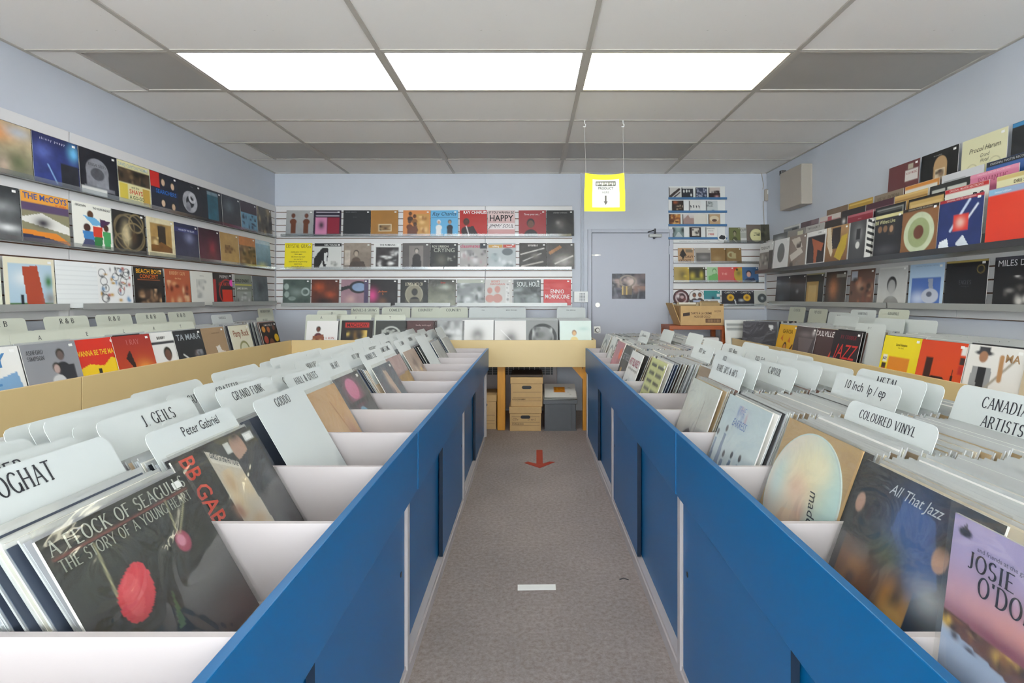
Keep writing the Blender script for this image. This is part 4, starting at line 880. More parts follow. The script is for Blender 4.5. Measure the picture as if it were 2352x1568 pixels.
for s in (-1, 1):
    sn = math.sin(R(LEAN[s]))
    for b, xt, lines, k in CARDS[s]:
        k = dict(k); lab = k.pop('label'); h = k.pop('h', CARDH)
        xb = max(xt - (h - .03) * sn, BINF[s][b] + .016)
        card(lab, (s * xb, bin_y(b), ZFL + .001), AZ[s], LEAN[s], h=h, lines=lines, group='lettered cards in the ' + cname[s], **k)
    for b, xs in BLANK[s]:
        for j, xt in enumerate(xs):
            h = CARDH + random.uniform(-.012, .014)
            h = round(h, 2) + .002
            card('blank white divider card in %s' % binname[s][b], (s * (xt - (h - .03) * sn), bin_y(b) + random.uniform(-.012, .012), ZFL + .001), AZ[s], LEAN[s] + random.uniform(-1, 1), h=h, group='blank cards in the ' + cname[s])
    # packed records
    pal = PAL_L if s < 0 else PAL_R
    far = MB()
    for b in range(12):
        if s < 0 and b == 0: continue
        x = BINF[s][b] + .015
        n = 0
        while x < XEND[s]:
            ln = LEAN[s] + 1.6 + .7 * math.sin(x * 23 + b) + random.uniform(-.3, .5)
            loc = (s * x, bin_y(b) + random.uniform(-.012, .012), ZFL + .001 + random.choice((0, 0, .003, .006)))
            i = random.randrange(len(pal))
            if b <= 3 and not (s > 0 and b == 0 and n > 6):
                o = link('packed_record', packed_mesh(pal, i, s), None, pose(loc, AZ[s], ln))
                tag(o, 'record packed edge-on in %s' % binname[s][b], 'record', 'records packed in %s' % binname[s][b])
            elif b > 3:
                M = pose(loc, AZ[s], ln); c = tuple(srgb(pal[i] if random.random() < (.6 if s < 0 else .35) else random.choice(['2a2a2e', '4a4a50', 'c8b890', '7a5a50', '394a64', 'b0b2b0', 'd6d4d0', '8a7a68', '1c1c1e', '16161a'])))
                far.box(-.1565, -.0045, 0, .1565, 0, .308, 0, c, M)
                far.box(-.159, -.0036, .004, .160, -.0009, .315, 1, (.8, .8, .8), M)
            x += (.0125 if b <= 3 else .0118) + (.004 if random.random() < .12 else 0); n += 1
    o = link('packed_records', far.mesh('packed_records', ['printed_paper', 'film_edge']))
    tag(o, 'rows of records packed edge-on in the further bins, ' + cname[s], 'records', None, 'stuff')

# the sleeve at the front of each bin
FR = {-1: {
 1: ('black sleeve with a red tulip-like bloom, pink gem and pale two-line title', 'b 1d1f1b;v 0 0 100 100 30 16 282c26 171915 33372f 1c1e19;s 20 20 24 16 343830;l 24 14 20 52 1 b8b48c;e 73 38 5.5 6.5 a84860;e 72 37 3 3.5 d890a4;l 72 33 76 12 .8 b8b48c;l 74 33 90 16 .8 b8b48c;q 40.4 51.8 36.3 56.2 31.5 59.0 26.7 59.7 22.6 58.4 19.8 55.1 18.8 50.5 19.7 45.1 22.4 39.8 27.2 36.0 32.4 33.4 36.9 32.4 40.2 33.2 42.2 35.9 42.9 40.4 42.3 46.0 d83a48;q 33.4 50.6 31.4 54.1 29.0 56.3 26.6 56.9 24.5 55.9 23.1 53.3 22.6 49.5 23.1 45.2 24.4 41.0 26.8 37.9 29.4 35.9 31.6 35.1 33.3 35.7 34.3 37.9 34.6 41.5 34.3 46.0 e4545c;q 42 76 50 54 47 76 4f6a44;s 88 94 34 22 4a2c28;s 76 66 30 10 4a4e4c .5;r 3 11.2 96 11.8 a84a3c;t 50 6.3 7.4 b9bcae S 94 A FLOCK OF SEAGULLS;t 50 16 6 a4a798 S 92 THE STORY OF A YOUNG HEART', 110),
 2: ('dark sleeve with upright orange capitals beside a printed page', 'b 2a2c28;v 40 0 100 40 10 18 3a3c38 1c1d1b 444640;e 72 12 9 13 b89480;s 72 1 12 6 3a302a;q 34 3 62 22 66 100 34 90 c8bfae;q 62 22 98 12 100 90 66 100 3a3c3e;v 35 22 62 90 12 8 dcc8a4 c4a884;v 66 30 97 88 9 7 5a5c60 26282a;r 84 3 97 10 d8dad6;r 56 4 63 13 d0d2ce;s 36 54 6 8 a87a64;q 36 4 62 21 62 28 36 13 e0dacc;t 14 38 15 e0482c B-90 74 BB GABOR;t 49 15 4.6 3a3c40 B-33 29 GIRLS of the FUTURE', 110),
 4: ('sandy tan sleeve in loose clear plastic', 'b cfa877;s 40 50 30 50 d8b488;l 60 20 76 80 2 b08454;s 80 70 16 26 b8886c;n .08 5', 56),
 5: ('sleeve half pink shape, half pale blue disc on grey', 'b 57595a;r 0 46 100 48 3c3e40;s 50 26 26 20 d87a9c;e 48 22 20 16 d884a4;e 46 76 20 25 86b4d0;s 70 92 30 16 c8ccc4;r 8 40 92 46 4a4c4c', 56),
 6: ('slate-blue sleeve with a long pale figure', 'b 5e6872;q 40 10 56 12 70 60 60 96 44 94 50 50 c9b09e;s 46 30 12 20 d4bca8;n .15 6', 56),
 7: ('mauve-topped sleeve over an ochre picture', 'b 9a8683;r 0 0 100 34 b89c98;q 20 40 100 36 100 100 30 100 a8843c;s 64 70 26 20 d0ae54;n .2 6', 48),
 8: ('pale brown sleeve with ochre flecks', 'b a08c7c;v 10 10 90 90 12 10 c8a860 6a5a50 b8a494;n .1 5', 40),
 9: ('clear-wrapped grey sleeve beyond the black spines', 'b 8a8c88;s 50 40 30 30 a8aaa6;n .2 5', 40),
 10: ('grey cloudy sleeve near the end of the counter', 'b 9a9a94;n .25 5', 40),
 11: ('smoky sleeve in the last bin, facing the aisle', 'b a8a8a0;n .2 5', 40)},
 1: {
 0: ('lilac to peach sunset sleeve with black lettering and a spade mark', 'b a99cc0;s 50 34 80 16 d8958c;s 30 40 60 6 8a4a58;q 0 42 30 44 100 60 100 100 0 100 a4b0c6;q 0 40 30 42 100 56 100 64 30 50 0 46 6a4434;v 0 41 60 50 30 2.2 d8b050 8a5a30 3a2820;n .06 8;q 3 6 6 2 9 6 6 8 2a2830;e 4.5 6 1.8 1.6 2a2830;e 7.5 6 1.8 1.6 2a2830;t 20 15 6.5 262028 S 22 JOSIE;t 38 23 7.5 262028 S 46 O\'DONNELL;t 24 9.5 1.8 4a4458 s 30 and friends at the gate', 110),
 1: ('black sleeve of orange stage lights with a blue wash and small white title', 'b 232628;s 52 34 26 40 3a5a8c;q 40 10 64 14 78 44 62 60 50 40 38 30 3f6098;s 40 46 20 16 3a4a34;s 30 60 22 14 6a4420;v 6 46 66 86 16 9 c88a34 e8b45c 7a4a1c 3a2818;s 76 52 14 12 b8bcc0;e 74 30 5 7 c49a84;s 74 22 8 6 1c1a18;e 8 26 4 6 b08a78;s 60 94 40 14 3a2c26;t 48 9 6.5 d0d4d8 i 40 All That Jazz', 110),
 3: ('pale sky-blue sleeve with small robed figures along its foot', 'g c3d2d6 d6dfe0;v 32 6 58 22 8 5 9aa8c8 c8b0b8 a8b8d0;q -1 100 2.25 48 5.75 48 9 100 8a9ab2;e 4 42 2.8 3.6 5a5458;q 15 100 19.55 40 24.45 40 29 100 8a9ab2;e 22 34 2.8 3.6 5a5458;q 26 100 31.2 64 36.8 64 42 100 8a9ab2;e 34 58 2.8 3.6 5a5458;q 44 100 49.2 60 54.8 60 60 100 8a9ab2;e 52 54 2.8 3.6 5a5458;q 62 100 67.2 58 72.8 58 78 100 8a9ab2;e 70 52 2.8 3.6 5a5458;t 42 10 7 8a9cc4 i 30 THE;t 46 24 8 6a82b8 i 34 EARRESS', 90),
 4: ('cream-grey sleeve with dark stooping shapes', 'g c8ccc4 c0b4ac;s 40 20 30 20 d8dcd4;q 24 100 30 66 44 58 60 66 56 100 5a5054;s 40 72 12 14 3a3438;s 74 74 14 20 6a5a5a;l 64 20 62 58 1.5 9a8a84;n .12 5', 70),
 6: ('lime-yellow sleeve with rows of black stripes', 'b c9cc84;' + ';'.join('r 10 %d 44 %d 3a3c28;r 54 %d 90 %d 3a3c28' % (y, y + 6, y, y + 6) for y in range(8, 96, 14)), 40),
 7: ('white sleeve with crimson capitals and a dark rounded picture', 'b e8e8e6;e 46 84 36 30 8f9094;e 46 84 30 25 2a2426;s 40 92 16 12 d8502c;s 62 94 12 10 d8502c;e 48 56 8 6 d8d8d6;t 50 20 14 a02850 B 88 ART BLAKEY;t 54 33 6 3a3a3c s 80 and the jazz messengers', 70),
 8: ('dark grey sleeve with yellow flecks and white type', 'b 33353a;v 10 50 90 100 12 8 c8a040 8a7a40 55585c;t 50 24 14 9a9ca0 B 86 GET THE BLUES', 48),
 9: ('dusty pink sleeve with an orange-red spot', 'b a0606a;s 30 60 40 40 c0808a;e 78 26 14 13 d85a34;n .2 5', 48),
 10: ('black and white sleeve with a column of block letters', 'b d4d4d0;r 70 0 100 100 1a1a1a;a 34 50 26 8 7a7c80;t 85 50 14 e8e8e4 B90 90 PLAIN SKY', 48),
 11: ('silver-grey sleeve with a dark oval at the far door end', 'b b8babc;a 50 50 32 10 5a5c60;e 50 50 14 16 8a8c90', 40)}}
for s in (-1, 1):
    for b, (lab, spec, N) in FR[s].items():
        up = s > 0 and b == 0
        sleeve(lab, spec, (.528 if up else s * BINF[s][b], bin_y(b) + (.005 if up else 0), ZFL + (.022 if up else .001)), AZ[s], 7 if up else LEAN[s], h=.311, N=N, group='front sleeves of the ' + cname[s], film=(b <= 7), stick=b in (1, 2, 5, 6), edge='e4e2da')
card('bare white card with five capitals at its top, fronting its bin', (-.588, bin_y(3), ZFL + .001), 90, LEAN[-1], lines=['GODDO'], th=.032, h=.375, drop=.028, group='lettered cards in the ' + cname[-1])
# round picture record in clear plastic
po = link('picture_record', MB().prism([(.152 * math.cos(2 * math.pi * i / 64), .152 + .152 * math.sin(2 * math.pi * i / 64)) for i in range(64)], 'y', -.003, 0).mesh('picture_record', mat('picture_disc_rim', 'cfe0dc', .25, .03, 4)), None, pose((BINF[1][2], bin_y(2), ZFL + .001), -90, 20))
tag(po, 'round picture record printed in soft pastel peach, yellow and aqua', 'record', 'front sleeves of the ' + cname[1])
def disc_print(spec, r, N=90):
    img = paint(spec, N); n = N + 1; t = np.linspace(-r, r, n); mb = MB(); ok = {}
    for i in range(n):
        for j in range(n):
            x, z = t[j], -t[i]; q = math.hypot(x, z)
            k = min(1.0, r / q) if q > 0 else 1
            ok[i, j] = len(mb.v); mb.v.append((x * k, 0, z * k)); mb.c.append(tuple(img[i, j]))
    for i in range(N):
        for j in range(N):
            if min(math.hypot(t[a], t[c]) for a in (i, i + 1) for c in (j, j + 1)) < r:
                mb.f.append((ok[i, j], ok[i + 1, j], ok[i + 1, j + 1], ok[i, j + 1])); mb.mi.append(0)
    return mb
dp = disc_print('h ecd2c0 bfe0dc;s 84 30 30 40 bcdedb;s 16 46 20 30 c4dcdc;q 20 100 34 66 60 60 72 76 78 100 e8c8aa;s 40 88 26 22 efccb0;s 52 34 34 32 f2e6b8;s 48 48 22 26 efd0b4;s 64 22 22 16 f6ecc8;s 42 44 12 10 d8ac94 .5;s 58 60 10 8 e0a898 .5;n .05 6', .148)
part('printed_face', dp, 'printed_cover', po, Matrix.Translation((0, -.0036, .152)))
lm = MB(); letters(lm, 'madonna', .075, .125, .030, '3a3a3c', -.0046, 'i', 1, -72, .13); part('lettering', lm, 'printed_letters', po)
part('plastic_sleeve', MB().box(-.160, -.0075, 0, .162, -.007, .322), 'clear_film', po)
part('backing_card', MB().box(-.157, .0005, 0, .157, .0025, .314), mat('brown_backing', 'b99a6c', .6), po)

# ------------------------------------------------------------------ tan bins: fronts, cards, packs
GT = 'front sleeves in the tan bin along the long wall'
LT = [(2.425, 'white sleeve with big blue lettering and a paint splash', 'b e8e8e2;q 20 60 90 40 100 100 10 100 7fa8cc;r 40 56 52 100 b87a5c;q 0 90 40 80 60 100 0 100 4a5058;t 34 20 22 4a84b8 B 90 TONY;t 34 48 22 4a84b8 B 90 HAL'),
 (2.74, 'grey sleeve with two pale and dark standing figures', 'g 8a8c90 9a9ca0;f 66 22 14 6a5a54 2a2c30;r 56 40 88 100 303236;f 54 44 13 b8a098 d0d2d0;r 40 66 72 100 d8dad8;t 22 14 7 3a3c40 S 30 ASHFORD;t 22 24 7 3a3c40 S 30 SIMPSON'),
 (3.03, 'sleeve half red, half yellow with jagged lettering', 'b f0cc1c;q 0 0 100 0 100 44 80 38 60 52 30 46 0 56 d8301c;q 46 56 52 56 56 90 40 94 2a2a28;q 36 88 100 84 100 100 40 98 2a2a20;t 50 26 10 f0c830 B 90 WANNA BE THE MAN'),
 (3.305, 'red-brown sleeve with a dancer against a low sun', 'g a02c24 c84a1c;s 66 74 28 24 f0a040;e 70 78 12 11 f6e8b0;q 30 36 38 30 44 60 50 100 42 100 38 66 24 46 2a1412;q 0 92 60 84 100 90 100 100 0 100 241414;t 50 14 10 c87a78 S 84 I RAY'),
 (3.57, 'white sleeve with a cut-out dark portrait', 'b e6e6e0;f 60 50 22 6a4a3a e2e2dc 221;r 12 20 88 26 3a3c3e;t 50 12 6 333333 B 60 BOBBY'),
 (3.84, 'black sleeve with bent grey capitals and streaks', 'b 26292c;l 20 56 34 66 4 d8dcd8;v 40 50 90 96 10 7 6a5a54 8a8c90;t 50 16 14 a8b0b4 B 88 TA MARA'),
 (4.15, 'light brown sleeve with a white torn patch', 'b a58a68;q 50 50 66 46 70 60 90 66 94 96 70 90 60 96 e6e2d8;t 60 14 4 6a543c s 44 modern sound'),
 (4.52, 'cream sleeve with brown rounded title and a badge', 'b dfdcc4;e 54 70 24 26 8a8a54;e 54 68 18 18 cfd0b0;t 52 22 18 8a4a28 B 76 Party Rock'),
 (5.03, 'black sleeve scattered with yellow and orange round fruits', 'b 17130f;e 18 20 10 9 c8882c;e 46 22 9 9 a85c24;e 80 18 8 8 6a3a1c;e 84 50 13 12 e0b41c;e 20 52 12 12 b04a34;e 16 84 12 10 d89a1c;e 80 80 8 9 d8a020;e 50 72 16 22 7a4a30;t 50 8 6 d8d4c8 B 84 A M A R E L O')]
for i, (y, lab, spec) in enumerate(LT): sleeve(lab, spec, (XLT - .10 + .008 * (i % 2), y, TF + .001), 90, 15, group=GT, h=.311, N=56)
GT2 = 'front sleeves in the tan bin under the end wall'
BT = [(739, 'white sleeve with brown leaning figures and red lettering', 'b e4e2de;f 38 28 13 6a3c30 5a2430;q 22 50 56 44 62 100 14 100 8a5038;v 16 58 60 98 10 7 c89a6c 6a3c2c;t 76 56 7 a85a4c S 34 A MAN;t 76 68 7 a85a4c S 40 FOR ALL;t 76 80 7 a85a4c S 40 SEASONS'),
 (819, 'black sleeve with a bright red title above gold figures', 'b 1c1614;r 12 6 88 22 b82820;v 16 30 84 100 16 10 b8923c 7a5a24 d8b860 3a2a14;t 50 14 11 3a0c0a B 66 MACHOW'),
 (898, 'black sleeve with a silver arched badge', 'b 333632;a 50 50 30 5 b8bcb4;r 16 42 84 58 3c403c;v 20 28 80 40 8 5 a8aca4;s 80 70 24 20 5a5e5a;t 50 50 9 c8ccc4 B 66 ANY TRIBUTE'),
 (967, 'dark red-brown glossy sleeve in the end wall bin', 'b 4a2a28;n .3 5;s 40 50 20 20 7a5a58;t 56 14 5 c8a8a4 s 60 honky tonk angel'),
 (1030, 'silver-grey shrink-wrapped sleeve standing in the end wall bin', 'b 9a9c9a;v 0 0 100 100 26 14 d8dad8 6a6c6a b8bab8'),
 (1097, 'white sleeve with a soft grey curly-haired portrait', 'b dcdcd8;s 50 46 24 26 6a6a68;s 50 58 15 20 b0aeaa;s 50 100 40 16 a8a8a4'),
 (1172, 'white sleeve with a dark slanting portrait', 'b d8d6d2;s 52 60 24 30 5a5a5a;s 56 72 14 18 a8a4a0;l 20 30 80 90 1.5 f0f0ee'),
 (1245, 'black and grey sleeve with a big dark ring', 'b 8a8c8a;a 52 54 40 10 2c2e2e;v 20 20 84 90 16 10 4a4c4c b8bab8 6a6c6a'),
 (1322, 'pale mint sleeve with a small yellow figure', 'b d4e2da;f 46 40 13 d8b080 e0cc8c 8a5a30;q 36 60 58 60 60 100 34 100 e4d094;s 76 26 20 8 bcd4cc')]
for x, lab, spec in BT: sleeve(lab, spec, ((x - VPX) / FPX * 5.28, YT + .10, TF + .001), 0, 12, group=GT2, h=.311, N=44, stick=False, film=False)
GT3 = 'front sleeves in the tan bin under the tiered display'
RT = [(4.52, 'yellow sleeve with a dark long-haired figure and guitar', 'b e0ac1c;f 50 62 18 c88a4a 3a2014 241410;l 62 92 90 54 6 4a2014;q 20 40 30 28 34 46 c86a1c;q 60 46 70 30 76 48 c86a1c;r 0 92 100 100 e8c830;t 52 18 11 7a5a14 B 56 GARCIA'),
 (4.21, 'dark grey sleeve with a grey smoky cone', 'b 4a4244;q 20 30 90 30 66 100 46 100 6a6062;s 50 20 40 10 7a7072;s 88 14 8 8 c8c4c4'),
 (3.95, 'dark sleeve with heavy white capitals and an orange-red wedge', 'b 4a3434;q 60 100 100 30 100 100 d84a24;r 0 94 100 100 d8a8a0;t 46 12 13 f0ecea B 84 SOULVILLE'),
 (3.66, 'black sleeve with tall slanting red JAZZ letters', 'b 241c20;r 2 62 20 100 2a6a84;r 4 84 16 96 d0c89c;t 56 14 8 9a3038 S 60 RY COODER;t 54 46 34 d03a34 i 84 JAZZ'),
 (3.13, 'yellow sleeve with an orange square and side label', 'b f0dc18;r 22 40 78 100 e08a1c;e 50 74 7 6 5a3410;r 6 38 18 52 e8e8e0;r 6 54 18 64 3a2a24;r 6 64 18 78 c02c24;t 12 45 5 222222 B 11 JAZZ;t 50 16 5 6a5a10 B 30 Lionel Hampton;t 50 22 3 8a7a20 s 40 the vibes'),
 (2.81, 'orange-red sunset sleeve over a dark city outline', 'g d8441c e0561c;r 18 30 34 70 3a1c14;q 0 74 30 62 60 60 80 74 100 66 100 100 0 100 2a1612;q 76 70 80 46 84 70 2a1612;r 90 6 100 20 e4e4de;r 90 24 100 36 3a2a28;r 90 38 100 52 b8261c;t 30 96 7 e8dcd4 B 40 LOU DONALD'),
 (2.50, 'white sleeve with a hatted musician holding a dark guitar', 'b e6e4de;e 30 12 16 4 3a3c40;r 20 2 40 12 3a3c40;e 30 18 8 9 a87a5c;q 14 34 48 34 52 100 10 100 9a9c9c;q 24 34 40 34 40 84 26 84 25272a;l 20 92 84 18 4 a8a090;e 28 90 18 13 1c1e20;l 62 16 64 50 8 b88a5c;t 80 16 12 a8845c B 30 MA'),
 (2.18, 'pale yellow-cream sleeve with a thin dark curve', 'h c8b89c e6deb0;s 70 30 40 30 ece6ac;a 76 70 40 1.6 3a3628')]
for i, (y, lab, spec) in enumerate(RT): sleeve(lab, spec, (XRT + .085 - .008 * (i % 2), y, TF + .001), -90, 13, group=GT3, h=.311, N=60, edge='c8c4bc')

tanpack = {}
def pack_row(mb, base, dx, az, lean, n, step, pal):
    for i in range(n):
        loc = (base[0] + dx[0] * i * step, base[1] + dx[1] * i * step + random.uniform(-.006, .006), base[2] + random.choice((0, .003, .008)))
        M = pose(loc, az, lean + random.uniform(-.6, .6)); c = tuple(srgb(random.choice(pal)))
        mb.box(-.1565, -.0045, 0, .1565, 0, .309, 0, c, M); mb.box(-.159, -.0036, .004, .160, -.0009, .317, 1, (.8, .8, .8), M)
PALT = ['2a2a2e', '4a4a50', 'c8b890', '7a5a50', '394a64', 'b0b2b0', 'e6e4e0', '8a7a68', 'd8d4cc', '9a9c9c', '1c1c1e']
mb = MB()
for y, _, _ in LT: pack_row(mb, (XLT - .116, y, TF + .001), (-1, 0), 90, 15, 18, .015, PALT)
tag(link('packed_records', mb.mesh('packed_records', ['printed_paper', 'film_edge'])), 'records packed behind the front sleeves of the long wall tan bin', 'records', None, 'stuff')
mb = MB()
for x, _, _ in BT: pack_row(mb, ((x - VPX) / FPX * 5.28, YT + .116, TF + .001), (0, 1), 0, 12, 26, .020, PALT)
tag(link('packed_records', mb.mesh('packed_records', ['printed_paper', 'film_edge'])), 'records packed behind the front sleeves of the end wall tan bin', 'records', None, 'stuff')
mb = MB()
for y, _, _ in RT: pack_row(mb, (XRT + .100, y, TF + .001), (1, 0), -90, 13, 24, .014, PALT)
tag(link('packed_records', mb.mesh('packed_records', ['printed_paper', 'film_edge'])), 'records packed behind the front sleeves of the tiered wall tan bin', 'records', None, 'stuff')

# cards in the tan bins
tall = .39
for k, (y, ch) in enumerate(((2.425, 'B'), (2.74, 'A'), (3.03, 'E'), (3.305, 'L'), (3.57, 'R'), (3.84, 'T'))):
    card('cream card lettered %s above the tan bin of the long wall' % ch, (XLT - .125, y, TF + .001), 90, 15, h=.370, lines=[ch] if k else [], m='cream_card', font='s', th=.030, group='letter cards of the long wall bin')
    card('cream card half hidden behind the %s card' % ch, (XLT - .25, y - .04, TF + .001), 90, 15, h=.372, m='cream_card', group='half hidden cards of the long wall bin')
for k, y in enumerate((2.88, 3.30, 3.67, 4.02, 4.36)):
    card('tall cream card reading R&B, standing at the back of the long wall bin', (XLT - .42, y - .05, TF + .001), 90, 14, h=tall + .045, lines=['R & B'], m='cream_card', th=.036, group='R&B cards', sx=1.0)
card('white tag reading VARIOUS behind the light brown sleeve', (XLT - .30, 4.66, TF + .001), 90, 14, h=.40, lines=['VARIOUS'], m='white_card', font='s', th=.028, group='section cards of the long wall bin')
card('cream card reading INTERNATIONAL in the corner', (XLT - .40, 5.58, TF + .001), 90, 10, h=.43, lines=['INTERNATIONAL'], m='cream_card', th=.032, group='section cards of the long wall bin')
card('cream card reading REGGAE in the corner', (XLT - .16, 5.12, TF + .001), 90, 14, h=.36, lines=['REGGAE'], m='cream_card', th=.028, group='section cards of the long wall bin')
def bcard(label, xpx, dy, h, lines, m='cream_card', font='S', th=.032, lean=9, **k):
    Y = YT + dy
    card(label, ((xpx - VPX) / FPX * (Y + .05), Y, TF + .001), 0, lean, h=h, lines=lines, m=m, font=font, th=th, group='cards in the end wall bin', **k)
for x, ch in ((738, 'A'), (817, 'I'), (896, 'T')): bcard('white card with the single letter %s above the end wall bin' % ch, x, .135, .37, [ch], font='s')
bcard('cream card with the letter D, half hidden in the end wall bin', 762, .32, .41, ['D'], font='s')
for x, tx, lab in ((838, 'MOVIES & SHOWS', 'cream card reading MOVIES & SHOWS'), (909, 'COMEDY', 'cream card reading COMEDY'), (977, 'COUNTRY', 'cream card reading COUNTRY in the end wall bin'), (1042, 'COUNTRY', 'cream card reading COUNTRY in the end wall bin')):
    bcard(lab, x, .62, .435, [tx], th=.034, sx=1.0)
for x, tx, lab in ((1110, 'FOLK', 'white card with one tiny word at the end wall bin'), (1175, 'IMPORT PRESSINGS', 'white card with a line of tiny capitals at the end wall bin'), (1312, 'NEW ARRIVALS', 'white card nearest the door at the end wall bin')):
    bcard(lab, x, .58, .435, [tx], m='white_card', th=.016)
def rcard(label, y, dx, h, lines, m='cream_card', th=.030, lean=10, **k):
    card(label, (XRT + dx, y, TF + .001), -90, lean, h=h, lines=lines, m=m, th=th, group='cards in the tiered wall bin', **k)
rcard('cream card reading CLASSICAL under the tiered wall', 5.22, .50, .45, ['CLASSICAL'])
rcard('cream card with a bold word and small line under the tiered wall', 4.84, .50, .44, ['POP/ROCK'])
rcard('white tag with one dark line behind the orange wedge sleeve', 4.42, .45, .42, ['BLUES'], m='white_card', th=.02)
rcard('white card with a faint word, behind the JAZZ sleeve', 4.06, .42, .45, ['SOUNDTRACK'], m='white_card', th=.022)
rcard('olive-cream card with a printed word in the tiered wall bin', 3.72, .42, .46, ['AUDIOPHILE'], th=.024)
rcard('wide blank white card directly behind the slanting red letters sleeve', 3.50, .13, .37, ['DIZZY'], m='white_card', th=.018)
for k, y in enumerate((3.86, 3.42, 3.18)):
    rcard('blank white card in the tiered wall bin', y + .2, .30 + .03 * k, .40, [], m='white_card')
# ------------------------------------------------------------------ disc rack, singles and small things on the end wall
YW = YB - .002
rk = empty('disc_rack', (1.91, YB, 1.94), 'white wall rack of compact discs with blue label strips', 'disc rack')
RX0, RX1 = 1.585, 2.235
wpart('back_panel', MB().box(RX0, YB - .012, 1.955, RX1, YB, 2.585), 'white_plastic', rk)
RZ = [2.452, 2.300, 2.145, 1.995]
for z in RZ:
    wpart('shelf', MB().box(RX0, YB - .040, z - .006, RX1, YB - .012, z), 'white_plastic', rk)
    bevel(wpart('label_strip', MB().box(RX0 - .012, YB - .046, z - .024, RX1 + .012, YB - .040, z + .002), 'blue_strip', rk), .002)
sg = wpart('title_board', MB().box(RX0 + .01, YB - .026, 1.935, RX1 + .02, YB - .012, 1.970), 'white_plastic', rk)
lm = MB(); letters(lm, 'TRANSFERRED DIRECT FROM THE ORIGINAL MASTERS', 1.88, 1.951, .013, '9a9a96', YB - .0272, 's', .8, 0, .56)
wpart('lettering', lm, 'printed_letters', rk)
CD = [[(1.63, 'b c6c2bc;q 0 100 0 84 84 8 100 8 100 20 20 100 3a2c28;q 30 100 100 40 100 52 50 100 4a3c38', 'disc case with dark diagonal bars on pale grey'), (1.775, 'b 22242c;r 0 0 100 12 d0d0cc;e 20 38 7 15 d8d8d4;e 44 36 7 15 d8d8d4;e 66 36 5 12 d8d8d4;e 82 76 7 14 d8d8d4', 'black disc case with four pale ovals'),
        (1.935, 'b 30384e;v 6 8 94 94 30 7 b8bccc 8a90a4', 'disc case with a grid of tiny blue-grey squares'), (2.085, 'b c8bcb4;v 10 30 96 60 6 12 2c1a1c;r 0 56 100 100 2a1618;s 70 90 20 14 c89a98', 'disc case with a row of dark round heads')],
      [(1.665, 'b 2a1c14;s 28 16 24 18 a85a34;v 10 40 96 96 7 9 c8b49c 8a6a50', 'dark disc case with an orange patch'), (1.86, 'b d8d6d0;q 10 50 16 44 22 56 16 80 1a1a1a;q 34 50 40 44 46 56 40 80 1a1a1a;q 58 50 64 44 70 56 64 80 1a1a1a;q 80 50 86 46 92 56 88 80 1a1a1a', 'pale disc case with four small black figures'), (2.055, 'b c2c6c4;v 4 4 70 60 12 8 6a706e 8a908e;s 60 96 16 6 3a6a9a', 'grey-white disc case with a pencilled drawing')],
      [(1.63, 'b 7a421c;v 0 0 100 100 22 12 c8843c 3a1c0c e0b06c', 'amber and brown mottled disc case'), (1.785, 'g d8d0cc 9a8478;q 20 40 50 4 64 40 100 40 100 100 0 100 10 50 a0847c', 'disc case with a dusty pink castle shape'), (2.085, 'b bb9a74;e 50 46 40 30 d8c8a8;e 50 62 22 14 5a3c30', 'tan disc case with a brown round emblem')],
      [(1.67, 'g 9ab0ac 6a7674;s 10 30 24 40 1c2424;s 90 30 24 40 1c2424;q 20 100 46 50 60 50 90 100 b4bcbc', 'disc case of dark trees over a pale road'), (1.865, 'b 2a1c1a;r 22 10 84 86 d0c8bc;v 26 12 84 84 8 10 2c2422', 'black-framed disc case with a light picture'), (2.05, 'b e2e0d8;t 44 14 9 4a4444 B 70 WHEREN BAND;t 44 36 9 4a4444 B 66 SPACE IN;t 46 70 22 b0362c B 76 1988', 'white disc case with 1988 in red')]]
for r, row in enumerate(CD):
    for x, spec, lab in row:
        spec2 = spec + ';r 0 0 7 100 1c1414' if 'frame' not in lab else spec
        sleeve(lab, spec2, (x + .02, YB - .030, RZ[r] + .001), 0, 5, w=.132, h=.116, t=.008, N=26, group='compact discs on the wall rack', cat='disc case', name='disc_case', stick=False)
sleeve('blank cream card standing among the discs of the third shelf', 'b d6d0c4;r 97 0 100 100 c8b090', (1.945, YB - .030, RZ[2] + .001), 0, 5, w=.15, h=.115, t=.006, N=8, group='compact discs on the wall rack', cat='card', name='blank_card', stick=False, m='printed_paper')
bd = link('round_badge', MB().tube((0, 0, .05), (0, -.006, .05), .05, 28).mesh('round_badge', 'white_plastic'), None, Matrix.Translation((2.185, YB - .05, 1.945)))
tag(bd, 'round badge with a black mark leaning on the disc rack', 'badge')
part('printed_mark', MB().prism([(-.03, .03), (-.036, .05), (-.01, .075), (.03, .066), (.04, .04), (.02, .022)], 'y', -.0072, -.006), 'ink', bd)

def single(label, spec, xpx, ypx, w=.185, h=.175, az=0, N=28, d=.045, lean=6, name='single_sleeve', **k):
    X, _, Z = px(xpx, ypx, YB - d)
    return sleeve(label, spec, (X, YB - d, Z), az, lean, w=w, h=h, t=.003, N=N, group='seven-inch sleeves on the end wall', name=name, **k)
single('olive single sleeve with a dark portrait', 'b 6a6e42;f 50 40 26 8a8468 4a4c34 1c1c14;l 40 80 70 100 4 d0d0b8', 1688, 557, w=.13, d=.05)
single('grey single sleeve with CUT lettering', 'b a4a49c;r 6 0 94 34 b8b8b0;t 50 16 18 3a3a3a B 86 CUTS;r 10 70 90 100 c8c8c4', 1709, 557, w=.10, d=.046)
single('taupe single sleeve showing a cream round label', 'b 6e6259;a 52 60 36 4 2a2420;e 52 60 34 36 d4cd9a;v 36 44 70 62 5 8 3a3428', 1737, 557, w=.215, h=.21, d=.055)
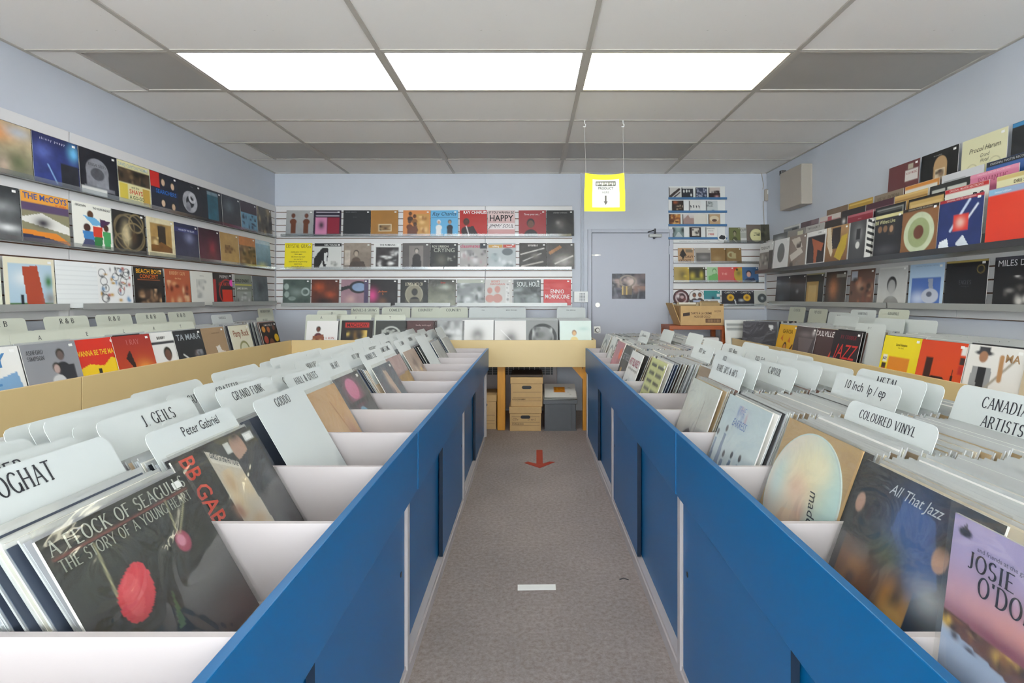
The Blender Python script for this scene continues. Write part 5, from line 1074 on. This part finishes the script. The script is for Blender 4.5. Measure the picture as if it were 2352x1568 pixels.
single('dark olive single sleeve in the corner', 'b 4a483c;v 0 10 100 100 10 14 6a6a50 2c2a24;n .2 5', 1765, 553, w=.17, h=.19, d=.08)
rowa = [(1576, 'tan single sleeve with a black leaping figure and lettering', 'b b8936c;q 20 20 34 4 40 20 52 44 40 60 30 80 24 60 10 50 1e1612;t 70 58 16 3a1814 B 50 DAVY;t 44 84 16 3a1814 B 76 CROCKETT;r 48 8 92 30 7a6a56'),
        (1615, 'grey single sleeve with a dim landscape photo', 'b a8a096;r 8 32 96 94 5e5a56;s 54 62 36 18 8a8682'),
        (1651, 'plain brown single sleeve', 'b 87683c;n .1 4;s 40 70 30 20 a08458'), (1685, 'plain brown single sleeve showing a round label', 'b 84693f;a 36 46 18 10 a8a078;r 40 34 66 70 a89a70;n .1 4')]
for x, lab, sp in rowa: single(lab if 'showing' in lab or 'plain' not in lab else 'plain brown single sleeve beside the one with a round label', sp, x, 604)
rowb = [(1567, 'mustard single sleeve with a crouching shape', 'h a8925a b89a2c;s 54 50 30 40 6a5a2c;s 70 60 14 10 c8b040;n .1 5'), (1602, 'black single sleeve with yellow figures', 'b 2a2818;s 20 60 20 30 b8a43c;s 76 54 14 30 c0b040;s 50 80 40 12 8a8a3c;r 0 0 100 8 4a463c'),
        (1643, 'pale green single sleeve with a green portrait', 'b a4c498;f 46 26 22 a8cc9c 5c9a54 4a7a44;q 10 60 60 40 90 90 10 90 6aa860;r 0 88 100 100 dce6d8;t 40 93 8 2a3a2a B 60 LINK WRAY'), (1668, 'rose single sleeve half hidden by the red one', 'b c85a58;t 40 45 14 e8a89c B 60 THE'),
        (1692, 'red single sleeve with a golden oval', 'b cc3420;e 70 50 36 48 b89a3c;s 64 40 20 24 7a7038;e 54 16 7 8 3a2c1c'), (1724, 'blue single sleeve with a dark-haired face', 'b 44658c;f 40 46 30 d8a898 3a4058 23212c;q 40 80 70 70 90 100 40 100 2c3654')]
for k, (x, lab, sp) in enumerate(rowb): single(lab, sp, x, 648, d=.045 + .006 * (k % 2))
rowc = [(1613 + 23, 'teal single sleeve over a white panel', 'g 2a8a84 4a7a9a;s 56 52 12 16 1c2c3c;r 0 58 100 100 e4e6ea;r 80 22 98 40 d8dcdc;r 8 66 24 84 4a4a50;r 40 64 84 68 8a8c94;r 40 76 84 80 8a8c94'),
        (1677, 'black single sleeve with a gold spiral label, beside the teal one', 'b 26242c;r 0 2 100 18 3a3840;a 54 46 16 12 d8a82c;a 54 46 6 6 a87a20;q 76 60 84 60 90 90 84 92 d8d8d8;t 50 12 12 c8c4b8 B 92 CAPITOL'),
        (1714, 'black single sleeve with a gold spiral label, beside the clear one', 'b 26242c;r 0 2 100 18 3a3840;a 56 46 16 12 d8a82c;a 56 46 6 6 a87a20;s 20 64 18 10 b8bcc0;t 50 12 12 c8c4b8 B 92 CAPITOL'),
        (1751, 'clear single sleeve with a dark round label', 'b b8b8b0;e 50 50 28 30 3c4244;e 50 50 9 10 8a908e')]
for x, lab, sp in rowc: single(lab, sp, x, 702)
for x, lab, sp in ((1565, 'maroon round picture single with white scrawl', 'b 4a1f22;a 50 50 34 8 c8b4b4;v 20 20 80 80 8 10 7a3a3c e0d4d4 2c1012;e 56 46 12 10 b89a98'), (1601, 'round picture single with two faces and a dark band', 'b dcd8d4;f 34 34 22 8a5a44 4a3434 2c1c18;f 70 32 22 9a6a50 4a3a3a 2c1c18;r 0 64 100 100 4a4442;r 26 66 74 78 b0bcd8')):
    X, _, Z = px(x, 702, YB - .045)
    o = link('picture_single', MB().prism([(.092 * math.cos(i * math.pi / 24), .092 + .092 * math.sin(i * math.pi / 24)) for i in range(48)], 'y', -.002, 0).mesh('picture_single', 'black_plastic'), None, pose((X, YB - .045, Z), 0, 6))
    tag(o, lab, 'record', 'seven-inch sleeves on the end wall')
    part('printed_face', disc_print(sp, .088, 30), 'printed_cover', o, Matrix.Translation((0, -.0026, .092)))
for k, (z, b) in enumerate(((px(0, 604, YB - .04)[2], 'brown singles'), (px(0, 648, YB - .04)[2], 'coloured singles'), (px(0, 702, YB - .04)[2], 'picture singles'), (px(0, 557, YB - .04)[2], 'portrait singles'))):
    ledge('clear ledge under the %s on the end wall' % b, 0, oB, 1.63 if k < 3 else 2.2, 2.66, z - .001, .07, 'acrylic', 'clear ledges of the singles')

# poster on the door, keypad, alarm sensor, wall box
X0, _, Z0 = px(1444, 686, YB - .024)
sleeve('square dark poster of crowded painted faces stuck on the door', 'b 2e2a30;v 0 0 100 60 26 12 1e1c26 a89088 6a5a58 30303c c8b0a4;a 46 30 22 6 8a7c70;r 30 50 60 84 6a5a44;r 30 50 34 84 c8a85c;r 42 50 46 84 c8a85c;v 60 50 100 100 10 14 22202a 3a3a48 8a6a5c;v 0 56 28 100 8 12 2c2a36 5a5460;s 72 58 10 16 8a6a5c', (X0, YB - .0225, Z0), 0, 0, w=.385, h=.29, t=.0012, N=64, cat='poster', name='poster', stick=False)
kp = empty('keypad', (.56, YB, 1.30), 'white wall keypad with dark button grid beside the slat panel', 'keypad')
K0 = px(1318, 694, YB - .02); K1 = px(1355, 669, YB - .02)
bevel(wpart('housing', MB().box(K0[0], YB - .030, K0[2], K1[0], YB, K1[2]), 'white_plastic', kp), .004)
bt = MB()
for i in range(4):
    for j in range(6): bt.box(K0[0] + .065 + i * .017, YB - .0325, K0[2] + .012 + j * .017, K0[0] + .077 + i * .017, YB - .030, K0[2] + .022 + j * .017)
wpart('buttons', bt, 'dark_metal', kp)['kind'] = 'stuff'
S0 = px(1757, 461, YB - .03); S1 = px(1774, 434, YB - .03)
se = empty('alarm_box', (S0[0], YB, S0[2]), 'small grey alarm box in the corner with its cable', 'alarm box')
bevel(wpart('housing', MB().box(S0[0], YB - .04, S0[2], S1[0] - .012, YB, S1[2]), 'beige_plastic', se), .008)
wpart('label_plate', MB().box(S0[0] + .022, YB - .0415, S1[2] - .06, S0[0] + .055, YB - .0395, S1[2] - .015), 'white_plastic', se)
wpart('cable', MB().tube((2.655, YB - .012, HC), (2.68, YB - .012, 2.60), .004, 6).tube((2.68, YB - .012, 2.60), (2.67, YB - .012, S1[2]), .004, 6).tube((2.675, YB - .012, S0[2]), (2.695, YB - .012, 1.95), .004, 6), 'beige_plastic', se)
wb = empty('wall_box', (XR, 5.3, 2.2), 'beige metal box mounted high on the wall by the corner', 'wall box')
def yat(x): return XR * FPX / (x - VPX)
ya, yb_ = (XR - .10) * FPX / (1842 - VPX), (XR - .10) * FPX / (1787 - VPX)
bevel(wpart('housing', MB().box(XR - .11, 5.12, 2.21, XR, 5.56, 2.60), 'beige_plastic', wb), .006)
wpart('tape_edge', MB().box(XR - .112, 5.118, 2.23, XR - .02, 5.1205, 2.59), 'clear_film', wb)
cb = empty('cable_clip', (XR, 5.72, 2.63), 'small black and chrome cable clip above the beige box', 'cable clip')
wpart('clip_body', MB().box(XR - .045, 5.66, 2.62, XR, 5.71, 2.665), 'black_plastic', cb); wpart('clip_plate', MB().box(XR - .05, 5.645, 2.61, XR - .005, 5.66, 2.66), 'chrome', cb)
wpart('cable', MB().tube((XR - .02, 5.69, 2.62), (XR - .02, 5.64, 2.45), .004, 6), 'black_plastic', cb)

# ------------------------------------------------------------------ hanging yellow sign
SY = 4.30
sn0 = empty('hanging_sign', (.597, SY, 2.0), 'yellow hanging sign with a white sheet and down arrow', 'sign')
def warp(u, v):   # slight sag of the card, u,v in 0..1
    x = .431 + (.763 - .431) * u + (.010 if v > .5 else 0) * (.5 - u) * 2 * (v - .3)
    z = 2.003 + .311 * v - (.012 * math.sin(math.pi * u) * v)
    return (x, SY + .012 * math.sin(math.pi * u) * (.3 + v), z)
def sheet(u0, v0, u1, v1, n, dy):
    m = MB(); g = {}
    for side, off in ((0, dy), (1, dy + .0010)):
        for i in range(n + 1):
            for j in range(n + 1):
                p = warp(u0 + (u1 - u0) * i / n, v0 + (v1 - v0) * j / n); g[side, i, j] = len(m.v); m.v.append((p[0], p[1] + off, p[2])); m.c.append(None)
        for i in range(n):
            for j in range(n):
                f = (g[side, i, j], g[side, i + 1, j], g[side, i + 1, j + 1], g[side, i, j + 1]); m.f.append(f if side == 0 else f[::-1]); m.mi.append(0)
    return m
wpart('yellow_card', sheet(0, 0, 1, 1, 10, 0), 'yellow_card', sn0)
wpart('white_sheet', sheet(.195, .105, .865, .86, 10, -.0025), 'paper', sn0)
pm = MB()
Yp = SY - .0015
def wq(u, v, dy=-.005): p = warp(u, v); return (p[0], p[1] + dy, p[2])
pm.poly([wq(.275, .685), wq(.775, .685), wq(.775, .805), wq(.275, .805)], 0, tuple(srgb('4a4a40')))
for i in range(11):
    xa = .431 + .332 * (.30 + .042 * i); pm.box(xa, SY + .0028, 2.003 + .311 * (.705 + .012 * (i % 3)) - .008, xa + .010, SY + .0032, 2.003 + .311 * .785 - .010, 0, tuple(srgb(('d8d8c8', 'b8b8a8', 'e4e4d8')[i % 3])))
pm.poly([wq(.505, .26), wq(.545, .26), wq(.545, .425), wq(.505, .425)], 0, tuple(srgb('5a5650')))
pm.poly([wq(.475, .27), wq(.525, .17), wq(.575, .27)], 0, tuple(srgb('5a5650')))
letters(pm, 'PRODUCT', .605, 2.003 + .311 * .605, .021, '5a5a58', SY + .0035, 's', 1, 0, .125, .012)
letters(pm, 'HERE', .605, 2.003 + .311 * .50, .018, '8a8a88', SY + .0025, 's', 1, 0, .08, .01)
wpart('print', pm, 'printed_letters', sn0)
for k, x in enumerate((.445, .750)):
    wpart('thread', MB().tube((x, SY, 2.30), (x + (-.012 if k == 0 else -.005), SY, HC - .05), .0007, 5), 'white_plastic', sn0)
    hx = x + (-.012 if k == 0 else -.005); h = MB()
    h.box(hx - .006, SY - .008, HC - .006, hx + .006, SY + .008, HC - .003).box(hx - .003, SY - .004, HC - .030, hx + .003, SY + .002, HC - .006).box(hx - .012, SY - .004, HC - .054, hx + .008, SY + .002, HC - .047).box(hx + .005, SY - .004, HC - .047, hx + .011, SY + .002, HC - .028)
    wpart('hook', h, 'white_plastic', sn0)

# ------------------------------------------------------------------ tape on the carpet
def ft(x, y): Yd = CAMZ * FPX / (y - VPY); return ((x - VPX) / FPX * Yd, Yd)
ar = empty('floor_arrow', (.06, 4.25, 0), 'red tape arrow stuck on the carpet pointing along the aisle', 'arrow')
for nm, P in (('tape_shaft', [(1232, 1033), (1246, 1033), (1247, 1066), (1232, 1066)]), ('tape_head', [(1204, 1063), (1212, 1060), (1240, 1067), (1240, 1075)]), ('tape_head', [(1240, 1067), (1262, 1060), (1275, 1061), (1240, 1075)])):
    pts = [ft(*p) for p in P]
    wpart(nm, MB().prism(pts, 'z', .0005, .0015 if nm == 'tape_shaft' else .0019), 'red_tape', ar)
wt = link('floor_tape', MB().prism([ft(1189, 1356), ft(1277, 1355), ft(1276, 1342), ft(1189, 1343)], 'z', .0005, .0016).mesh('floor_tape', 'white_tape'))
tag(wt, 'short white tape strip across the carpet aisle', 'tape')
ct = link('carpet_tear', MB().tube((0, 0, .002), (.02, .006, .004), .002, 6).tube((.02, .006, .004), (.042, -.004, .002), .002, 6).mesh('lint', 'dark_metal'), None, Matrix.Translation((*ft(1423, 1331), 0)))
ct.name = 'lint_thread'; tag(ct, 'tiny dark curl of lint on the carpet', 'lint')

# ------------------------------------------------------------------ under the end wall bin
def banker(label, x0, y0, z0, w, d, h, front, hand=None):
    e = empty('storage_box', (x0 + w / 2, y0 + d / 2, z0), label, 'storage box', 0, 'cardboard storage boxes')
    bevel(wpart('carton', MB().box(x0 + .006, y0 + .006, z0, x0 + w - .006, y0 + d, z0 + h - .02), 'kraft', e), .003)
    bevel(wpart('lid', MB().box(x0, y0, z0 + h - .062, x0 + w, y0 + d + .004, z0 + h), 'kraft', e), .004)
    oval = [(x0 + w / 2 + a * .032 + .016 * math.cos(R(t)), z0 + h - .098 + .016 * math.sin(R(t))) for a, t in [(1, -90), (1, -45), (1, 0), (1, 45), (1, 90), (-1, 90), (-1, 135), (-1, 180), (-1, 225), (-1, 270)]]
    wpart('hand_hole', MB().prism(oval, 'y', y0 + .0045, y0 + .008), 'black_plastic', e)
    lm = MB()
    for zz in (.055, .085, .14): lm.box(x0 + .025, y0 + .0048, z0 + zz - .001, x0 + w - .02, y0 + .0058, z0 + zz + .001, 0, tuple(srgb('5a4632')))
    letters(lm, front, x0 + .085, z0 + .070, .012, '2f261c', y0 + .0046, 's', 1, 0, .13, .02)
    if hand:
        letters(lm, hand[0], x0 + .06, z0 + .115, .022, '6a5238', y0 + .0046, 'i', 1, 0, .07); letters(lm, hand[1], x0 + .22, z0 + .115, .022, '6a5238', y0 + .0046, 'i', 1, 0, .11)
    wpart('printing', lm, 'printed_letters', e)
    return e
banker('cardboard storage box on the carpet with pencilled letters', -.215, 5.17, 0, .318, .40, .235, 'STORAGE BOX', ('CDs', 'D to L'))
banker('cardboard storage box stacked on top with a dark slab on its lid', -.205, 5.19, .236, .322, .40, .285, 'BOITE DE RANGEMENT')
bx_ = link('dark_slab', MB().box(-.20, 5.21, .5215, .11, 5.58, .545).mesh('dark_slab', 'dark_kraft')); tag(bx_, 'dark flat slab lying on the upper storage box', 'slab'); bevel(bx_, .004)
banker('cardboard storage box behind the round pine post', -.62, 5.24, 0, .28, .36, .34, 'STORAGE BOX')
cr = empty('plastic_crate', (.285, 5.36, 0), 'grey plastic crate holding papers under the end wall bin', 'crate')
CX0, CX1, CY0, CY1 = .118, .452, 5.18, 5.56
bevel(wpart('crate_body', MB().box(CX0 + .012, CY0 + .012, 0, CX1 - .012, CY1 - .012, .265), 'crate_plastic', cr), .008)
bevel(wpart('rim', MB().box(CX0, CY0, .262, CX1, CY1, .300), 'crate_plastic', cr), .004)
wpart('grip', MB().prism([(CX0 + .07, .262), (CX0 + .115, .212), (CX1 - .115, .212), (CX1 - .07, .262)], 'y', CY0 + .002, CY0 + .0125), 'crate_plastic', cr)
for x in (CX0 + .06, CX1 - .066): wpart('rib', MB().box(x, CY0 + .003, .012, x + .006, CY0 + .0125, .262), 'crate_plastic', cr)
wpart('foot_band', MB().box(CX0 + .008, CY0 + .008, 0, CX1 - .008, CY0 + .0125, .014), 'crate_plastic', cr)
for k, (dx, az, zz, c, lab) in enumerate(((-.005, 4, .3005, 'c8c8c0', 'creased white sleeve at the bottom of the pile on the crate'), (.012, -3, .3085, 'd8d6d0', 'plain white sleeve between two others on the crate'))):
    o = sleeve(lab, 'b %s;n .05 4' % c, (.285 + dx, 5.20, zz), az, 90, h=.311, N=8, stick=False, group='sleeves lying on the crate'); o.matrix_basis = Matrix.Translation((.285 + dx, 5.21, zz + .0005)) @ Matrix.Rotation(R(az), 4, 'Z') @ Matrix.Rotation(-R(86), 4, 'X')
o = sleeve('white sleeve with an orange square lying on the crate', 'b e0e0da;r 30 24 66 64 d8861c;v 32 26 64 62 6 6 a85c10 e8a83c;v 74 24 92 80 4 4 c4c4be', (.285, 5.20, .32), 0, 80, h=.311, N=40, stick=False, group='sleeves lying on the crate')
o.matrix_basis = Matrix.Translation((.288, 5.20, .3205)) @ Matrix.Rotation(R(-1), 4, 'Z') @ Matrix.Rotation(-R(74), 4, 'X')
ht = empty('wall_heater', (-.1, YB, 0), 'white wall heater with a dark slotted grille under the bin', 'heater')
bevel(wpart('casing', MB().box(-.62, YB - .12, .05, .29, YB, .62), 'white_laminate', ht), .006)
wpart('grille_recess', MB().box(-.57, YB - .1215, .43, .245, YB - .119, .575), 'black_plastic', ht)
for i in range(14): wpart('grille_fin', MB().box(-.56 + i * .0595, YB - .126, .43, -.552 + i * .0595, YB - .1195, .575), 'white_laminate', ht)
for j in range(5): wpart('grille_bar', MB().box(-.57, YB - .1235, .455 + j * .024, .245, YB - .1205, .457 + j * .024), 'grey_metal', ht)

# ------------------------------------------------------------------ red-brown stand with the carton of singles
TX0, TX1, TY0, TY1, TT = 1.435, 2.025, 5.50, 5.86, 1.012
tb = empty('wooden_stand', (1.73, 5.68, 0), 'red-brown wooden stand holding the carton of singles', 'stand')
bevel(wpart('top', MB().box(TX0, TY0, TT - .042, TX1, TY1, TT), 'redwood', tb), .004)
for x in (TX0, TX1 - .045):
    for y in (TY0, TY1 - .045): bevel(wpart('leg', MB().box(x, y, 0, x + .045, y + .045, TT - .042), 'redwood', tb), .003)
wpart('shelf', MB().box(TX0 + .01, TY0 + .03, .70, TX1 - .01, TY1 - .01, .725), 'redwood', tb)
wpart('rail', MB().box(TX0 + .045, TY0 + .005, .66, TX1 - .045, TY0 + .025, .79), 'redwood', tb)
db_ = empty('disc_box', (1.86, 5.62, .726), 'white and pink disc box on the shelf of the wooden stand', 'box')
bevel(wpart('box_body', MB().box(1.74, 5.56, .7255, 1.97, 5.70, .885), 'white_plastic', db_), .003)
wpart('pink_band', MB().box(1.765, 5.559, .80, 1.79, 5.5605, .885), mat('pink_print', 'b8285c', .5), db_)
cx = empty('singles_carton', (1.73, 5.68, TT), 'printed brown carton full of singles on the wooden stand', 'carton')
BX0, BX1, BY0, BY1, BH = 1.56, 2.01, 5.53, 5.82, .205
w_ = .005
for nm, b in (('front_side', (BX0, BY0, TT + .001, BX1, BY0 + w_, TT + BH)), ('rear_side', (BX0, BY1 - w_, TT + .001, BX1, BY1, TT + BH + .01)), ('short_side', (BX0, BY0 + w_, TT + .001, BX0 + w_, BY1 - w_, TT + BH)), ('short_side', (BX1 - w_, BY0 + w_, TT + .001, BX1, BY1 - w_, TT + BH + .02)), ('carton_base', (BX0, BY0, TT + .0005, BX1, BY1, TT + .004))):
    wpart(nm, MB().box(*b), 'kraft', cx)
wpart('open_flap', MB().prism([(BX0 - .085, TT + BH + .025), (BX0 - .08, TT + BH + .03), (BX0, TT + .03), (BX0, TT + .01)], 'y', BY0 + .01, BY1 - .01), 'kraft', cx)
lm = MB(); yl = BY0 - .0012
letters(lm, 'TARTE À LA CRÈME', 1.775, TT + .128, .022, '4a2e1c', yl, 's', 1, 0, .22, .02); letters(lm, 'NOIX DE COCO', 1.785, TT + .094, .022, '4a2e1c', yl, 's', 1, 0, .17, .02)
lm.poly([(1.585, yl, TT + .095), (1.655, yl, TT + .105), (1.655, yl, TT + .138), (1.585, yl, TT + .128)], 0, tuple(srgb('3a2a20')))
lm.poly([(1.82, yl, TT + .03), (1.98, yl, TT + .03), (1.98, yl, TT + .072), (1.82, yl, TT + .072)], 0, tuple(srgb('5a3a28')))
for i in range(12): lm.poly([(1.832 + i * .012, yl - .0006, TT + .036), (1.838 + i * .012, yl - .0006, TT + .036), (1.838 + i * .012, yl - .0006, TT + .066), (1.832 + i * .012, yl - .0006, TT + .066)], 0, tuple(srgb('a8865c')))
letters(lm, '00299', 1.945, TT + .15, .020, '5a3a28', yl, 's', 1, 0, .07)
wpart('printing', lm, 'printed_letters', cx)
for k in range(20):
    y = BY0 + .03 + (k % 10) * .024; xx = BX0 + .10 if k < 10 else BX1 - .12
    c = random.choice(['b49a70', 'c8b490', 'a88c60', 'd8d0c0', '8a7450'])
    o = sleeve('brown paper single standing in the carton on the wooden stand', 'b %s;e 50 45 22 24 1c1a18;e 50 45 8 9 a89a80;n .1 4' % c, (xx + random.uniform(-.02, .02), y, TT + .006), 0, 5, w=.18, h=.215 + random.choice((0, .01, .02, .035)), t=.002, N=14, stick=False, group='singles in the carton', name='paper_single', m='printed_paper')

# dark records leaning at the end of the tiered wall bin
o = sleeve('black sleeve with a small white mark leaning in the bin end by the wooden stand', 'b 221f28;n .1 4;q 78 12 90 8 92 24 80 26 d8d8d8', (2.20, 5.14, TF + .001), -38, 14, h=.311, N=24, stick=False, group='dark sleeves by the wooden stand')
for k in range(11):
    c = ['8a8c90', '2a2a30', 'b8b8b4', '1c1c20', '4a4c52', 'c8c4bc', '22262c', '16181c', 'a89a88', '1c1c1e', '6a5a4a'][k]
    o = link('packed_record', MB().box(-.1565, -.009, 0, .1565, 0, .311, 0, tuple(srgb(c))).mesh('packed_record', 'printed_paper'), None, pose((2.240 + .024 * k, 5.18 + .011 * k, TF + .001), -40 - k * 1.5, 12))
    tag(o, 'dark sleeve seen edge-on in the row behind the white-marked black one', 'record', 'dark sleeves by the wooden stand')
sleeve('white sleeve with grey bars behind the carton of singles', 'b dcdcd6;r 6 12 94 20 8a8c8a;r 6 26 60 34 8a8c8a;r 20 60 90 96 2c2c30', (2.14, 5.40, TF + .001), 0, 8, h=.311, N=24, stick=False, group='dark sleeves by the wooden stand')
